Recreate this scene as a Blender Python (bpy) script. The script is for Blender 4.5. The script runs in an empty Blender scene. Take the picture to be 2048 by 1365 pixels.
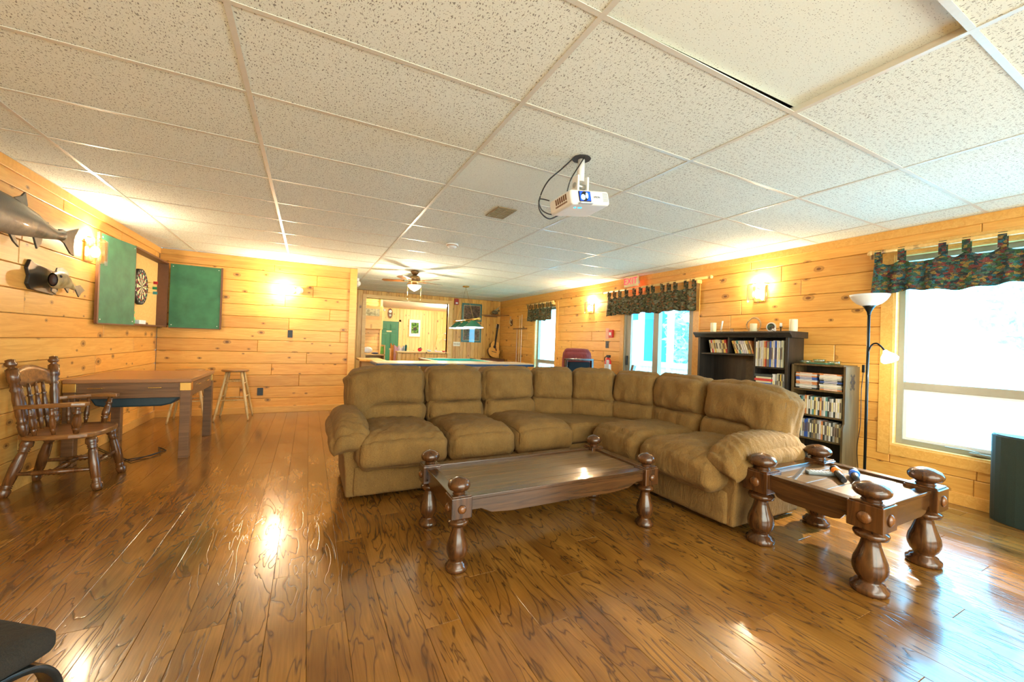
import bpy, bmesh, math, random
from mathutils import Vector, Matrix, Euler, noise
random.seed(7)
PI = math.pi
S = bpy.context.scene
COL = S.collection

# ---------------------------------------------------------------- camera, world, light, exposure
YAW, PITCH, ROLL = 0.4705, 0.0062, 0.0339
HC = 1.2356
fw = Vector((math.sin(YAW)*math.cos(PITCH), math.cos(YAW)*math.cos(PITCH), math.sin(PITCH)))
rt = Vector((math.cos(YAW), -math.sin(YAW), 0)); up = rt.cross(fw)
rt2 = rt*math.cos(ROLL)+up*math.sin(ROLL); up2 = up*math.cos(ROLL)-rt*math.sin(ROLL)
cd = bpy.data.cameras.new('camera'); cam = bpy.data.objects.new('camera', cd); COL.objects.link(cam)
cd.sensor_width = 36; cd.lens = 798.26/2048*36; cd.clip_start = .05; cd.clip_end = 300
M3 = Matrix((rt2, up2, -fw)).transposed()
cam.matrix_world = Matrix.Translation((0, 0, HC)) @ M3.to_4x4()
S.camera = cam

SKY = (0.17, 0.62, 1.0); SKY_STRENGTH = 12.5
w = bpy.data.worlds.new('sky'); S.world = w; w.use_nodes = True
bg = w.node_tree.nodes['Background']
bg.inputs[0].default_value = (*SKY, 1); bg.inputs[1].default_value = SKY_STRENGTH
S.view_settings.view_transform = 'Standard'; S.view_settings.look = 'None'
S.view_settings.gamma = 1; S.view_settings.use_curve_mapping = False
S.view_settings.exposure = 0.60

WARM = (1.0, .82, .56)
def area(name, loc, rot, sx, sy, power, color, portal=False):
    l = bpy.data.lights.new(name, 'AREA'); l.shape = 'RECTANGLE'; l.size = sx; l.size_y = sy
    l.energy = power; l.color = color
    o = bpy.data.objects.new(name, l); o.location = loc; o.rotation_euler = rot; COL.objects.link(o)
    if portal: l.cycles.is_portal = True
    return o
def point(name, loc, power, color, r=.04):
    l = bpy.data.lights.new(name, 'POINT'); l.energy = power; l.color = color; l.shadow_soft_size = r
    o = bpy.data.objects.new(name, l); o.location = loc; COL.objects.link(o); return o
area('portal_light', (5.10, .75, 1.35), (0, PI/2, 0), 1.9, 2.0, 1, (1, 1, 1), True)
area('portal_light', (5.10, 4.65, 1.1), (0, PI/2, 0), 2.1, 1.5, 1, (1, 1, 1), True)
area('portal_light', (5.10, 8.02, 1.25), (0, PI/2, 0), 1.6, 1.0, 1, (1, 1, 1), True)
# soft fill lights added behind the camera to brighten the room
area('rear_fill_light', (1.4, -2.85, 1.35), (PI/2, 0, 0), 6.2, 1.9, 215, (.90, 1.0, .90))  # added upright fill panel standing in for an unknown source at this end
area('overhead_fill_light', (1.5, -1.5, 2.40), (0, 0, 0), 3.0, 1.0, 60, (1, .95, .85))  # added downward fill below the tiles, no real fixture known here

# ---------------------------------------------------------------- node helpers
def new_mat(name):
    m = bpy.data.materials.new(name); m.use_nodes = True
    nt = m.node_tree; b = nt.nodes['Principled BSDF']
    return m, nt, b
def N(nt, t, **kw):
    n = nt.nodes.new(t)
    for k, v in kw.items():
        if k.startswith('i_'): n.inputs[k[2:].replace('_', ' ')].default_value = v
        else: setattr(n, k, v)
    return n
def L(nt, a, b): nt.links.new(a, b)
def math_n(nt, op, a, b=None, c=None):
    n = N(nt, 'ShaderNodeMath', operation=op)
    for i, v in enumerate((a, b, c)):
        if v is None: continue
        if isinstance(v, (int, float)): n.inputs[i].default_value = v
        else: L(nt, v, n.inputs[i])
    return n.outputs[0]
def ramp(nt, fac, stops):
    r = N(nt, 'ShaderNodeValToRGB'); e = r.color_ramp.elements
    while len(e) < len(stops): e.new(.5)
    for el, (p, c) in zip(e, stops): el.position = p; el.color = (*c, 1) if len(c) == 3 else c
    L(nt, fac, r.inputs[0]); return r.outputs[0]
def mix(nt, fac, a, b, mode='MIX'):
    n = N(nt, 'ShaderNodeMix', data_type='RGBA', blend_type=mode)
    for i, v in ((0, fac), (6, a), (7, b)):
        if isinstance(v, (int, float)): n.inputs[i].default_value = v
        elif isinstance(v, tuple): n.inputs[i].default_value = (*v, 1)
        else: L(nt, v, n.inputs[i])
    return n.outputs[2]
def coords(nt, scale=(1, 1, 1), rnd=True, kind='Object'):
    tc = N(nt, 'ShaderNodeTexCoord'); mp = N(nt, 'ShaderNodeMapping'); mp.inputs['Scale'].default_value = scale
    src = tc.outputs[kind]
    if rnd:
        oi = N(nt, 'ShaderNodeObjectInfo'); v = N(nt, 'ShaderNodeVectorMath', operation='SCALE')
        v.inputs[0].default_value = (17.3, 9.1, 23.7); L(nt, oi.outputs['Random'], v.inputs['Scale'])
        a = N(nt, 'ShaderNodeVectorMath', operation='ADD'); L(nt, src, a.inputs[0]); L(nt, v.outputs[0], a.inputs[1]); src = a.outputs[0]
    L(nt, src, mp.inputs[0]); return mp.outputs[0], src
def noise_n(nt, vec, scale, detail=3, rough=.5, dist=0):
    n = N(nt, 'ShaderNodeTexNoise'); n.inputs['Scale'].default_value = scale; n.inputs['Detail'].default_value = detail
    n.inputs['Roughness'].default_value = rough; n.inputs['Distortion'].default_value = dist
    L(nt, vec, n.inputs['Vector']); return n.outputs[0]
def bump(nt, b, h, strength=.3, dist=.01):
    n = N(nt, 'ShaderNodeBump'); n.inputs['Strength'].default_value = strength; n.inputs['Distance'].default_value = dist
    L(nt, h, n.inputs['Height']); L(nt, n.outputs[0], b.inputs['Normal'])
_pc = {}
def plain(name, col, rough=.5, metal=0, var=.08, emit=None, spec=.5, scale=30):
    if name in _pc: return _pc[name]
    m, nt, b = new_mat(name)
    v, _ = coords(nt); n = noise_n(nt, v, scale, 3)
    c = ramp(nt, n, [(.3, tuple(x*(1-var) for x in col)), (.7, tuple(min(1, x*(1+var)) for x in col))])
    L(nt, c, b.inputs['Base Color']); b.inputs['Roughness'].default_value = rough; b.inputs['Metallic'].default_value = metal
    b.inputs['Specular IOR Level'].default_value = spec
    if emit: b.inputs['Emission Color'].default_value = (*emit[0], 1); b.inputs['Emission Strength'].default_value = emit[1]
    _pc[name] = m; return m

def pine(name, light=(.84, .47, .115), dark=(.70, .33, .06), knots=True, rough=.38):
    m, nt, b = new_mat(name)
    g, src = coords(nt, (1.2, 14, 14)); gr = noise_n(nt, g, 2.2, 5, .6, 1.2)
    base = ramp(nt, gr, [(.30, dark), (.50, tuple((a+c)/2 for a, c in zip(light, dark))), (.66, light)])
    oi = N(nt, 'ShaderNodeObjectInfo'); tint = ramp(nt, oi.outputs['Random'], [(0, (.80, .72, .66)), (.5, (1, 1, 1)), (1, (1.0, .90, .78))])
    c = mix(nt, 1.0, base, tint, 'MULTIPLY')
    if knots:
        k, _ = coords(nt, (3.2, 5.2, 5.2)); vo = N(nt, 'ShaderNodeTexVoronoi', voronoi_dimensions='2D'); vo.inputs['Scale'].default_value = 1.0; L(nt, k, vo.inputs['Vector'])
        wv = noise_n(nt, k, 5, 2)
        sep = N(nt, 'ShaderNodeSeparateColor'); L(nt, vo.outputs['Color'], sep.inputs[0])
        d = math_n(nt, 'ADD', math_n(nt, 'MULTIPLY', vo.outputs['Distance'], math_n(nt, 'ADD', math_n(nt, 'MULTIPLY', sep.outputs[1], 1.6), .65)), math_n(nt, 'MULTIPLY', wv, .05))
        gate = math_n(nt, 'LESS_THAN', sep.outputs[0], .55)
        kn = ramp(nt, d, [(.07, (1, 1, 1)), (.10, (.35, .35, .35)), (.14, (.55, .55, .55)), (.17, (0, 0, 0))])
        fac = math_n(nt, 'MULTIPLY', kn, gate)
        c = mix(nt, fac, c, (.16, .060, .012))
    L(nt, c, b.inputs['Base Color']); b.inputs['Roughness'].default_value = rough
    bump(nt, b, gr, .08, .003); return m

def floor_mat():
    m, nt, b = new_mat('laminate_floor')
    v, src = coords(nt, (1.5, 7.5, 1)); n1 = noise_n(nt, v, 1.05, 3.2, .52, .6)
    f = math_n(nt, 'FRACT', math_n(nt, 'MULTIPLY', n1, 8.5))
    line = ramp(nt, f, [(.0, (.1, .1, .1)), (.06, (.45, .45, .45)), (.12, (.95, .95, .95)), (.82, (1, 1, 1)), (.95, (.55, .55, .55)), (1.0, (.1, .1, .1))])
    fine, _ = coords(nt, (3, 70, 1)); n2 = noise_n(nt, fine, 1.6, 4, .6)
    big, _ = coords(nt, (1, 2, 1)); n3 = noise_n(nt, big, 2.2, 2)
    base = ramp(nt, n3, [(.3, (.165, .066, .011)), (.7, (.31, .142, .025))])
    c = mix(nt, 1.0, base, ramp(nt, n2, [(.3, (.78, .76, .72)), (.65, (1.08, 1.08, 1.08))]), 'MULTIPLY')
    c = mix(nt, math_n(nt, 'SUBTRACT', 1.0, line), c, (.06, .023, .006))
    oi = N(nt, 'ShaderNodeObjectInfo'); tint = ramp(nt, oi.outputs['Random'], [(0, (.94, .92, .90)), (1, (1.05, 1.04, 1.0))])
    c = mix(nt, 1.0, c, tint, 'MULTIPLY')
    L(nt, c, b.inputs['Base Color'])
    r = ramp(nt, n3, [(.3, (.17, .17, .17)), (.7, (.25, .25, .25))]); L(nt, r, b.inputs['Roughness'])
    b.inputs['Coat Weight'].default_value = .35; b.inputs['Coat Roughness'].default_value = .12
    h = math_n(nt, 'ADD', math_n(nt, 'MULTIPLY', line, .6), math_n(nt, 'MULTIPLY', n2, .25)); bump(nt, b, h, .22, .004)
    return m

def tile_mat(name='fissured_tile', holes=1.0, col=(.84, .89, .81)):
    m, nt, b = new_mat(name)
    v, src = coords(nt, (1, 1, 1))
    wn = N(nt, 'ShaderNodeTexNoise'); wn.inputs['Scale'].default_value = 14; L(nt, v, wn.inputs['Vector'])
    wsc = N(nt, 'ShaderNodeVectorMath', operation='SCALE'); wsc.inputs['Scale'].default_value = .05; L(nt, wn.outputs['Color'], wsc.inputs[0])
    ad = N(nt, 'ShaderNodeVectorMath', operation='ADD'); L(nt, v, ad.inputs[0]); L(nt, wsc.outputs[0], ad.inputs[1])
    facs = []
    for sc, th in (((95, 40, 30), .19), ((120, 120, 90), .17)):
        mp = N(nt, 'ShaderNodeMapping'); mp.inputs['Scale'].default_value = sc; L(nt, ad.outputs[0], mp.inputs[0])
        vo = N(nt, 'ShaderNodeTexVoronoi', voronoi_dimensions='2D'); vo.inputs['Scale'].default_value = 1; L(nt, mp.outputs[0], vo.inputs['Vector'])
        sp = N(nt, 'ShaderNodeSeparateColor'); L(nt, vo.outputs['Color'], sp.inputs[0])
        gate = math_n(nt, 'LESS_THAN', sp.outputs[1], .46*holes)
        dd = math_n(nt, 'LESS_THAN', vo.outputs['Distance'], th)
        facs.append(math_n(nt, 'MULTIPLY', gate, dd))
    if holes < .9: fac = facs[1]
    else: fac = math_n(nt, 'MAXIMUM', facs[0], facs[1])
    n = noise_n(nt, v, 180, 2); base = ramp(nt, n, [(.3, tuple(x*.95 for x in col)), (.7, tuple(x*1.03 for x in col))])
    c = mix(nt, math_n(nt, 'MULTIPLY', fac, .85), base, (.20, .19, .16))
    L(nt, c, b.inputs['Base Color']); b.inputs['Roughness'].default_value = .9
    bump(nt, b, math_n(nt, 'SUBTRACT', 1.0, fac), .5, .003); return m

def fabric_mat(name, a, c2, scale=420, rough=.95, sheen=.0):
    m, nt, b = new_mat(name); v, _ = coords(nt, (1, 1, 1), False)
    n1 = noise_n(nt, v, scale, 2); n2 = noise_n(nt, v, 9, 3)
    c = ramp(nt, n1, [(.35, a), (.65, c2)]); c = mix(nt, 1.0, c, ramp(nt, n2, [(.3, (.86, .86, .86)), (.7, (1.08, 1.08, 1.08))]), 'MULTIPLY')
    L(nt, c, b.inputs['Base Color']); b.inputs['Roughness'].default_value = rough
    b.inputs['Sheen Weight'].default_value = sheen
    v2, _ = coords(nt, (1.0, 1.0, .45), False); n3 = noise_n(nt, v2, 16, 3, .55, 1.6)
    bump(nt, b, math_n(nt, 'ADD', math_n(nt, 'MULTIPLY', n1, .5), math_n(nt, 'MULTIPLY', n3, 4)), .45, .006); return m

def wood_mat(name, a, c2, rough=.25, axis=0, coat=.3, g=20):
    m, nt, b = new_mat(name); sc = [g, g, g]; sc[axis] = 1.5
    v, _ = coords(nt, tuple(sc)); n1 = noise_n(nt, v, 1.5, 5, .6, .8)
    L(nt, ramp(nt, n1, [(.32, a), (.66, c2)]), b.inputs['Base Color'])
    b.inputs['Roughness'].default_value = rough; b.inputs['Coat Weight'].default_value = coat; b.inputs['Coat Roughness'].default_value = .12
    bump(nt, b, n1, .1, .002); return m

def print_cloth(name, palette, scale):
    m, nt, b = new_mat(name); v, _ = coords(nt, (1, 1, 1.6), False)
    vo = N(nt, 'ShaderNodeTexVoronoi'); vo.inputs['Scale'].default_value = scale
    wn = noise_n(nt, v, 30, 2); wv = N(nt, 'ShaderNodeVectorMath', operation='SCALE'); wv.inputs['Scale'].default_value = .03
    nn = N(nt, 'ShaderNodeTexNoise'); nn.inputs['Scale'].default_value = 22; L(nt, v, nn.inputs['Vector']); L(nt, nn.outputs['Color'], wv.inputs[0])
    ad = N(nt, 'ShaderNodeVectorMath', operation='ADD'); L(nt, v, ad.inputs[0]); L(nt, wv.outputs[0], ad.inputs[1]); L(nt, ad.outputs[0], vo.inputs['Vector'])
    sp = N(nt, 'ShaderNodeSeparateColor'); L(nt, vo.outputs['Color'], sp.inputs[0])
    r = N(nt, 'ShaderNodeValToRGB'); r.color_ramp.interpolation = 'CONSTANT'; e = r.color_ramp.elements
    while len(e) < len(palette): e.new(.5)
    for i, (el, c) in enumerate(zip(e, palette)): el.position = i/len(palette); el.color = (*c, 1)
    L(nt, sp.outputs[0], r.inputs[0])
    c = mix(nt, 1.0, r.outputs[0], ramp(nt, noise_n(nt, v, 120, 3), [(.3, (.25, .25, .25)), (.65, (.95, .95, .95))]), 'MULTIPLY')
    L(nt, c, b.inputs['Base Color']); b.inputs['Roughness'].default_value = .9; return m

def glass_mat(name, tint=(1, 1, 1), clear=.9):
    m = bpy.data.materials.new(name); m.use_nodes = True; nt = m.node_tree; nt.nodes.clear()
    o = N(nt, 'ShaderNodeOutputMaterial'); mx = N(nt, 'ShaderNodeMixShader'); t = N(nt, 'ShaderNodeBsdfTransparent'); g = N(nt, 'ShaderNodeBsdfGlossy')
    t.inputs[0].default_value = (*tint, 1); g.inputs['Roughness'].default_value = .03
    fr = N(nt, 'ShaderNodeLayerWeight')
    L(nt, math_n(nt, 'ADD', math_n(nt, 'MULTIPLY', math_n(nt, 'POWER', fr.outputs['Facing'], 5.0), .5), .035 if clear >= .9 else (1-clear)*.5), mx.inputs[0])
    L(nt, t.outputs[0], mx.inputs[1]); L(nt, g.outputs[0], mx.inputs[2]); L(nt, mx.outputs[0], o.inputs[0]); return m

def emit_mat(name, col, s):
    m, nt, b = new_mat(name); b.inputs['Base Color'].default_value = (*col, 1)
    b.inputs['Emission Color'].default_value = (*col, 1); b.inputs['Emission Strength'].default_value = s; return m

PINE = pine('knotty_pine'); PINEV = pine('knotty_pine_boards', (.80, .50, .13), (.60, .31, .055))
PINEP = pine('pale_pine', (.90, .64, .25), (.80, .50, .15), True, .4); TRIM = pine('pine_trim', (.84, .49, .13), (.72, .36, .075), False, .32)
FLOOR = floor_mat(); TILE = tile_mat(); TILE2 = tile_mat('pinhole_tile', .55, (.84, .89, .80))
TBAR = plain('white_enamel', (.70, .67, .58), .35, 0, .03)
BACK = plain('dark_joint', (.25, .12, .04), .8)
FAB = fabric_mat('chenille', (.135, .070, .016), (.275, .150, .038))
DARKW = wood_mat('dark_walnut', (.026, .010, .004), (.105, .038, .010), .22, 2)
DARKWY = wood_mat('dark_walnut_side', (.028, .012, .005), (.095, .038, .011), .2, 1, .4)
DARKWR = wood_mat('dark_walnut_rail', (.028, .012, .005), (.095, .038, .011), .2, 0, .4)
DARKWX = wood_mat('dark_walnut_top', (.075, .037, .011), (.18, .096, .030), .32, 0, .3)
CHAIRW = wood_mat('stained_oak', (.06, .022, .007), (.19, .07, .018), .25, 2)
CHAIRS = wood_mat('stained_oak_seat', (.12, .045, .012), (.30, .125, .032), .28, 0)
STOOLW = wood_mat('light_oak', (.42, .26, .09), (.72, .50, .22), .35, 2); STOOLT = wood_mat('oak_seat', (.20, .095, .03), (.38, .19, .06), .35, 0)
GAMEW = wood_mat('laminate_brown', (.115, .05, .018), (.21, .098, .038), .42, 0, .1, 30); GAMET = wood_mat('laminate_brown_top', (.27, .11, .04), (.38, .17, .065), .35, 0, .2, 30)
BLACKW = wood_mat('black_stain', (.012, .010, .009), (.035, .028, .022), .4, 2, .1)
SHELFW = wood_mat('media_shelf_wood', (.07, .042, .015), (.15, .095, .036), .45, 2, .1)
GREEN = plain('chalk_green', (.035, .17, .085), .65, 0, .22, scale=7)
BROWN = plain('brown_trim', (.14, .055, .022), .5)
BRASS = plain('brass', (.62, .40, .12), .25, .9, .05)
BLACK = plain('black_plastic', (.012, .012, .014), .4); BLACKM = plain('black_metal', (.015, .018, .018), .3, .5)
WHITE = plain('white_plastic', (.82, .82, .80), .4, 0, .03)
GLASS = glass_mat('clear_glass'); CRYSTAL = glass_mat('crystal', (1, .97, .92), .5)
BULB = emit_mat('warm_bulb', (1, .80, .50), 26.0)
ALU = plain('almond_frame', (.34, .32, .25), .4, .1, .03)

# ---------------------------------------------------------------- mesh helpers
class MB:
    def __init__(s): s.v = []; s.f = []; s.mi = []; s.sm = []; s.m = 0
    def add(s, vs, fs, smooth=False):
        k = len(s.v); s.v += [tuple(v) for v in vs]
        for f in fs: s.f.append([i+k for i in f]); s.mi.append(s.m); s.sm.append(smooth)
        return s
    def box(s, x0, x1, y0, y1, z0, z1, rot=None, piv=None):
        vs = [Vector((x, y, z)) for x in (x0, x1) for y in (y0, y1) for z in (z0, z1)]
        if rot is not None:
            p = Vector(piv) if piv is not None else Vector(((x0+x1)/2, (y0+y1)/2, (z0+z1)/2)); vs = [p+rot @ (v-p) for v in vs]
        return s.add(vs, [(0, 1, 3, 2), (4, 6, 7, 5), (0, 4, 5, 1), (2, 3, 7, 6), (0, 2, 6, 4), (1, 5, 7, 3)])
    def rod(s, p0, p1, prof, n=12, cap=True):
        """lathe between two points; prof = [(t, radius)]"""
        p0, p1 = Vector(p0), Vector(p1); d = p1-p0; q = d.to_track_quat('Z', 'Y').to_matrix(); Ln = d.length
        vs = []; fs = []
        for t, r in prof:
            for i in range(n):
                a = 2*PI*i/n; vs.append(p0+q @ Vector((r*math.cos(a), r*math.sin(a), t*Ln)))
        m = len(prof)
        for j in range(m-1):
            for i in range(n): a = j*n+i; b = j*n+(i+1) % n; fs.append((a, b, b+n, a+n))
        s.add(vs, fs, True)
        if cap:
            s.add(vs[:n], [tuple(reversed(range(n)))]); s.add(vs[-n:], [tuple(range(n))])
        return s
    def cyl(s, p0, p1, r, n=12, r2=None): return s.rod(p0, p1, [(0, r), (1, r2 if r2 is not None else r)], n)
    def tube(s, pts, r, n=8):
        pts = [Vector(p) for p in pts]; vs = []; fs = []; up_ = Vector((0, 0, 1))
        for i, p in enumerate(pts):
            d = (pts[min(i+1, len(pts)-1)]-pts[max(i-1, 0)]).normalized()
            a = d.cross(up_) if abs(d.z) < .95 else d.cross(Vector((1, 0, 0))); a.normalize(); b = d.cross(a)
            for k in range(n): t = 2*PI*k/n; vs.append(p+a*math.cos(t)*r+b*math.sin(t)*r)
        for j in range(len(pts)-1):
            for i in range(n): x = j*n+i; y = j*n+(i+1) % n; fs.append((x, y, y+n, x+n))
        s.add(vs, fs, True); s.add(vs[:n], [tuple(range(n))]); s.add(vs[-n:], [tuple(range(n))]); return s
    def prism(s, pts, h0, h1, axis='z', smooth=False):
        """polygon pts (a,b) extruded on axis"""
        def V(a, b, h): return {'z': (a, b, h), 'y': (a, h, b), 'x': (h, a, b)}[axis]
        n = len(pts); vs = [V(a, b, h0) for a, b in pts]+[V(a, b, h1) for a, b in pts]
        s.add(vs, [tuple(range(n)), tuple(range(2*n-1, n-1, -1))]); s.add(vs, [(i, (i+1) % n, (i+1) % n+n, i+n) for i in range(n)], smooth); return s
    def sphere(s, c, r, sc=(1, 1, 1), n=14, m=10):
        c = Vector(c); vs = []; fs = []
        for j in range(m+1):
            t = PI*j/m
            for i in range(n): a = 2*PI*i/n; vs.append(c+Vector((r*sc[0]*math.sin(t)*math.cos(a), r*sc[1]*math.sin(t)*math.sin(a), r*sc[2]*math.cos(t))))
        for j in range(m):
            for i in range(n): x = j*n+i; y = j*n+(i+1) % n; fs.append((x, y, y+n, x+n))
        return s.add(vs, fs, True)
    def grid(s, fn, nu, nv, smooth=True, thick=None):
        vs = [Vector(fn(i/nu, j/nv)) for j in range(nv+1) for i in range(nu+1)]
        fs = [(j*(nu+1)+i, j*(nu+1)+i+1, (j+1)*(nu+1)+i+1, (j+1)*(nu+1)+i) for j in range(nv) for i in range(nu)]
        s.add(vs, fs, smooth)
        if thick:
            t = Vector(thick); s.add([v+t for v in vs], [tuple(reversed(f)) for f in fs], smooth)
            k = len(vs); al = vs+[v+t for v in vs]; ed = []
            W = nu+1
            for i in range(nu): ed += [(i+1, i, i+k, i+1+k), (nv*W+i, nv*W+i+1, nv*W+i+1+k, nv*W+i+k)]
            for j in range(nv): ed += [(j*W, (j+1)*W, (j+1)*W+k, j*W+k), ((j+1)*W+nu, j*W+nu, j*W+nu+k, (j+1)*W+nu+k)]
            s.add(al, ed)
        return s
    def build(s, name, mat, parent=None, bevel=0, seg=2, loc=None):
        me = bpy.data.meshes.new(name); me.from_pydata([tuple(v) for v in s.v], [], s.f)
        mats = mat if isinstance(mat, (list, tuple)) else [mat]
        for m in mats: me.materials.append(m)
        me.polygons.foreach_set('material_index', s.mi); me.polygons.foreach_set('use_smooth', s.sm)
        bm = bmesh.new(); bm.from_mesh(me); bmesh.ops.remove_doubles(bm, verts=bm.verts, dist=1e-5)
        bmesh.ops.recalc_face_normals(bm, faces=bm.faces)
        if bevel:
            ed = [e for e in bm.edges if len(e.link_faces) == 2 and e.calc_face_angle(0) > .6]
            bmesh.ops.bevel(bm, geom=ed, offset=bevel, segments=seg, profile=.5, affect='EDGES')
        bm.to_mesh(me); bm.free(); me.update()
        o = bpy.data.objects.new(name, me); COL.objects.link(o)
        if loc is not None: o.location = loc
        if parent is not None:
            o.parent = parent
            if loc is None: o.matrix_parent_inverse = Matrix.Identity(4)
        return o
def thing(name, label, cat, loc=(0, 0, 0), rz=0, group=None, rot=None):
    o = bpy.data.objects.new(name, None); COL.objects.link(o); o.location = loc
    o.rotation_euler = rot if rot else (0, 0, rz); o.empty_display_size = .05
    o['label'] = label; o['category'] = cat
    if group: o['group'] = group
    return o
def tag(o, label, cat, group=None):
    o['label'] = label; o['category'] = cat
    if group: o['group'] = group
    return o
def struct(o): o['kind'] = 'structure'; return o
def copy_tree(o, parent=None):
    c = o.copy(); COL.objects.link(c); c.parent = parent
    for ch in o.children: copy_tree(ch, c)
    return c
def textmesh(txt, size, ext=.001):
    cu = bpy.data.curves.new('t', 'FONT'); cu.body = txt; cu.size = size; cu.extrude = ext; cu.align_x = 'CENTER'; cu.align_y = 'CENTER'
    o = bpy.data.objects.new('t', cu); COL.objects.link(o)
    dg = bpy.context.evaluated_depsgraph_get(); me = bpy.data.meshes.new_from_object(o.evaluated_get(dg))
    bpy.data.objects.remove(o); bpy.data.curves.remove(cu); return me
def add_text(mb, txt, size, mat4, ext=.001):
    me = textmesh(txt, size, ext); mb.add([mat4 @ v.co for v in me.vertices], [tuple(p.vertices) for p in me.polygons]); bpy.data.meshes.remove(me)
def lerp(a, b, t): return a+(b-a)*t
def sstep(a, b, x): t = min(1, max(0, (x-a)/(b-a))); return t*t*(3-2*t)

# ---------------------------------------------------------------- room shell
XL, XR, YP, YF, YB, ZC = -1.95, 4.935, 7.42, 10.5, -3.0, 2.44
# floor: laminate boards run towards the far wall
fb = MB(); fb.box(XL-.1, XR+.1, YB, 17.0, -.06, -.012); fl = struct(fb.build('floor', BACK))
def plank_mesh(cache, Ln, Wd, T, mat, ch=.0012):
    key = (round(Ln, 3), round(Wd, 3))
    if key not in cache:
        mb = MB(); a, b = Ln/2, Wd/2
        vs = [(-a, -b, 0), (a, -b, 0), (a, b, 0), (-a, b, 0), (-a, -b, T-ch), (a, -b, T-ch), (a, b, T-ch), (-a, b, T-ch), (-a+ch, -b+ch, T), (a-ch, -b+ch, T), (a-ch, b-ch, T), (-a+ch, b-ch, T)]
        mb.add(vs, [(0, 3, 2, 1)]+[(i, (i+1) % 4, (i+1) % 4+4, i+4) for i in range(4)]+[(i+4, (i+1) % 4+4, (i+1) % 4+8, i+8) for i in range(4)]+[(8, 9, 10, 11)])
        o = mb.build('plank', mat); cache[key] = o.data; bpy.data.objects.remove(o)
    return cache[key]
fcache = {}; fw_, fL = .1524, 1.22
cand = []
c0 = int(XL/fw_)-1
x = XL
k = 0
while x < XR:
    x1 = min(x+fw_, XR); off = (k*.47) % fL; y = YB-off
    while y < 16.5:
        y0, y1 = max(y, YB), min(y+fL, 16.5 if x > .7 else YP)
        if y1-y0 > .02: cand.append(((x+x1)/2, (y0+y1)/2, x1-x, y1-y0))
        y += fL
        if y > (16.5 if x > .7 else YP): break
    x = x1; k += 1
def vis(c):
    d = Vector((c[0], c[1], -HC)); z = d.dot(fw)
    if c[1]+c[3]/2 < .6: return 999+abs(c[1])
    return d.length if z > 0.2 and abs(d.dot(rt2)) < z*1.5+.5 else 500+d.length
cand.sort(key=vis)
mb = MB()
for i, (cx, cy, wx, wy) in enumerate(cand):
    if i < 300:
        o = bpy.data.objects.new('plank', plank_mesh(fcache, wy-.001, wx-.001, .012, FLOOR)); COL.objects.link(o); o.parent = fl
        o.location = (cx, cy, -.012); o.rotation_euler = (0, 0, PI/2)
    else:
        mb.box(cx-wx/2+.0006, cx+wx/2-.0006, cy-wy/2+.0006, cy+wy/2-.0006, -.012, 0)
rest = mb.build('floor_boards', [FLOOR], fl); rest['kind'] = 'stuff'

# plank walls -------------------------------------------------
pcache = {}
def wallplanks(parent, axis, face, sgn, a0, a1, z0, z1, row, holes, mat, vertical=False, jmin=1.1, jmax=2.9, T=.018, seed=1):
    """axis 'x': wall plane x=face running along y; 'y': plane y=face running along x; sgn = normal direction"""
    rnd = random.Random(seed)
    def put(u0, u1, w0, w1):
        if u1-u0 < .01 or w1-w0 < .01: return
        Ln, Wd = (w1-w0, u1-u0) if vertical else (u1-u0, w1-w0)
        cache = pcache.setdefault(mat.name, {})
        o = bpy.data.objects.new('plank', plank_mesh(cache, Ln-.003, Wd-.003, T, mat, .005)); COL.objects.link(o); o.parent = parent
        cu, cw = (u0+u1)/2, (w0+w1)/2
        if axis == 'x':
            Rm = Matrix(((0, 0, sgn), (1, 0, 0), (0, 1, 0))) if not vertical else Matrix(((0, 0, sgn), (0, -1, 0), (1, 0, 0)))
            loc = (face-sgn*T, cu, cw)
        else:
            Rm = Matrix(((1, 0, 0), (0, 0, sgn), (0, 1, 0))) if not vertical else Matrix(((0, 1, 0), (0, 0, sgn), (1, 0, 0)))
            loc = (cu, face-sgn*T, cw)
        if Rm.determinant() < 0: Rm = Rm @ Matrix(((1, 0, 0), (0, -1, 0), (0, 0, 1)))
        o.matrix_local = Matrix.Translation(loc) @ Rm.to_4x4()
    def split(u0, u1, w0, w1):
        for (h0, h1, g0, g1) in holes:
            if u0 < h1-1e-4 and u1 > h0+1e-4 and w0 < g1-1e-4 and w1 > g0+1e-4:
                if u0 < h0: split(u0, h0, w0, w1)
                if u1 > h1: split(h1, u1, w0, w1)
                m0, m1 = max(u0, h0), min(u1, h1)
                if w0 < g0: split(m0, m1, w0, g0)
                if w1 > g1: split(m0, m1, g1, w1)
                return
        put(u0, u1, w0, w1)
    if not vertical:
        z = z1
        while z > z0+.01:
            zb = max(z0, z-row); u = a0-rnd.random()*1.5
            while u < a1:
                v = u+rnd.uniform(jmin, jmax); split(max(u, a0), min(v, a1), zb, z); u = v
            z = zb
    else:
        u = a0
        while u < a1-.005: v = min(a1, u+row*rnd.uniform(.85, 1.2)); split(u, v, z0, z1); u = v
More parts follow.
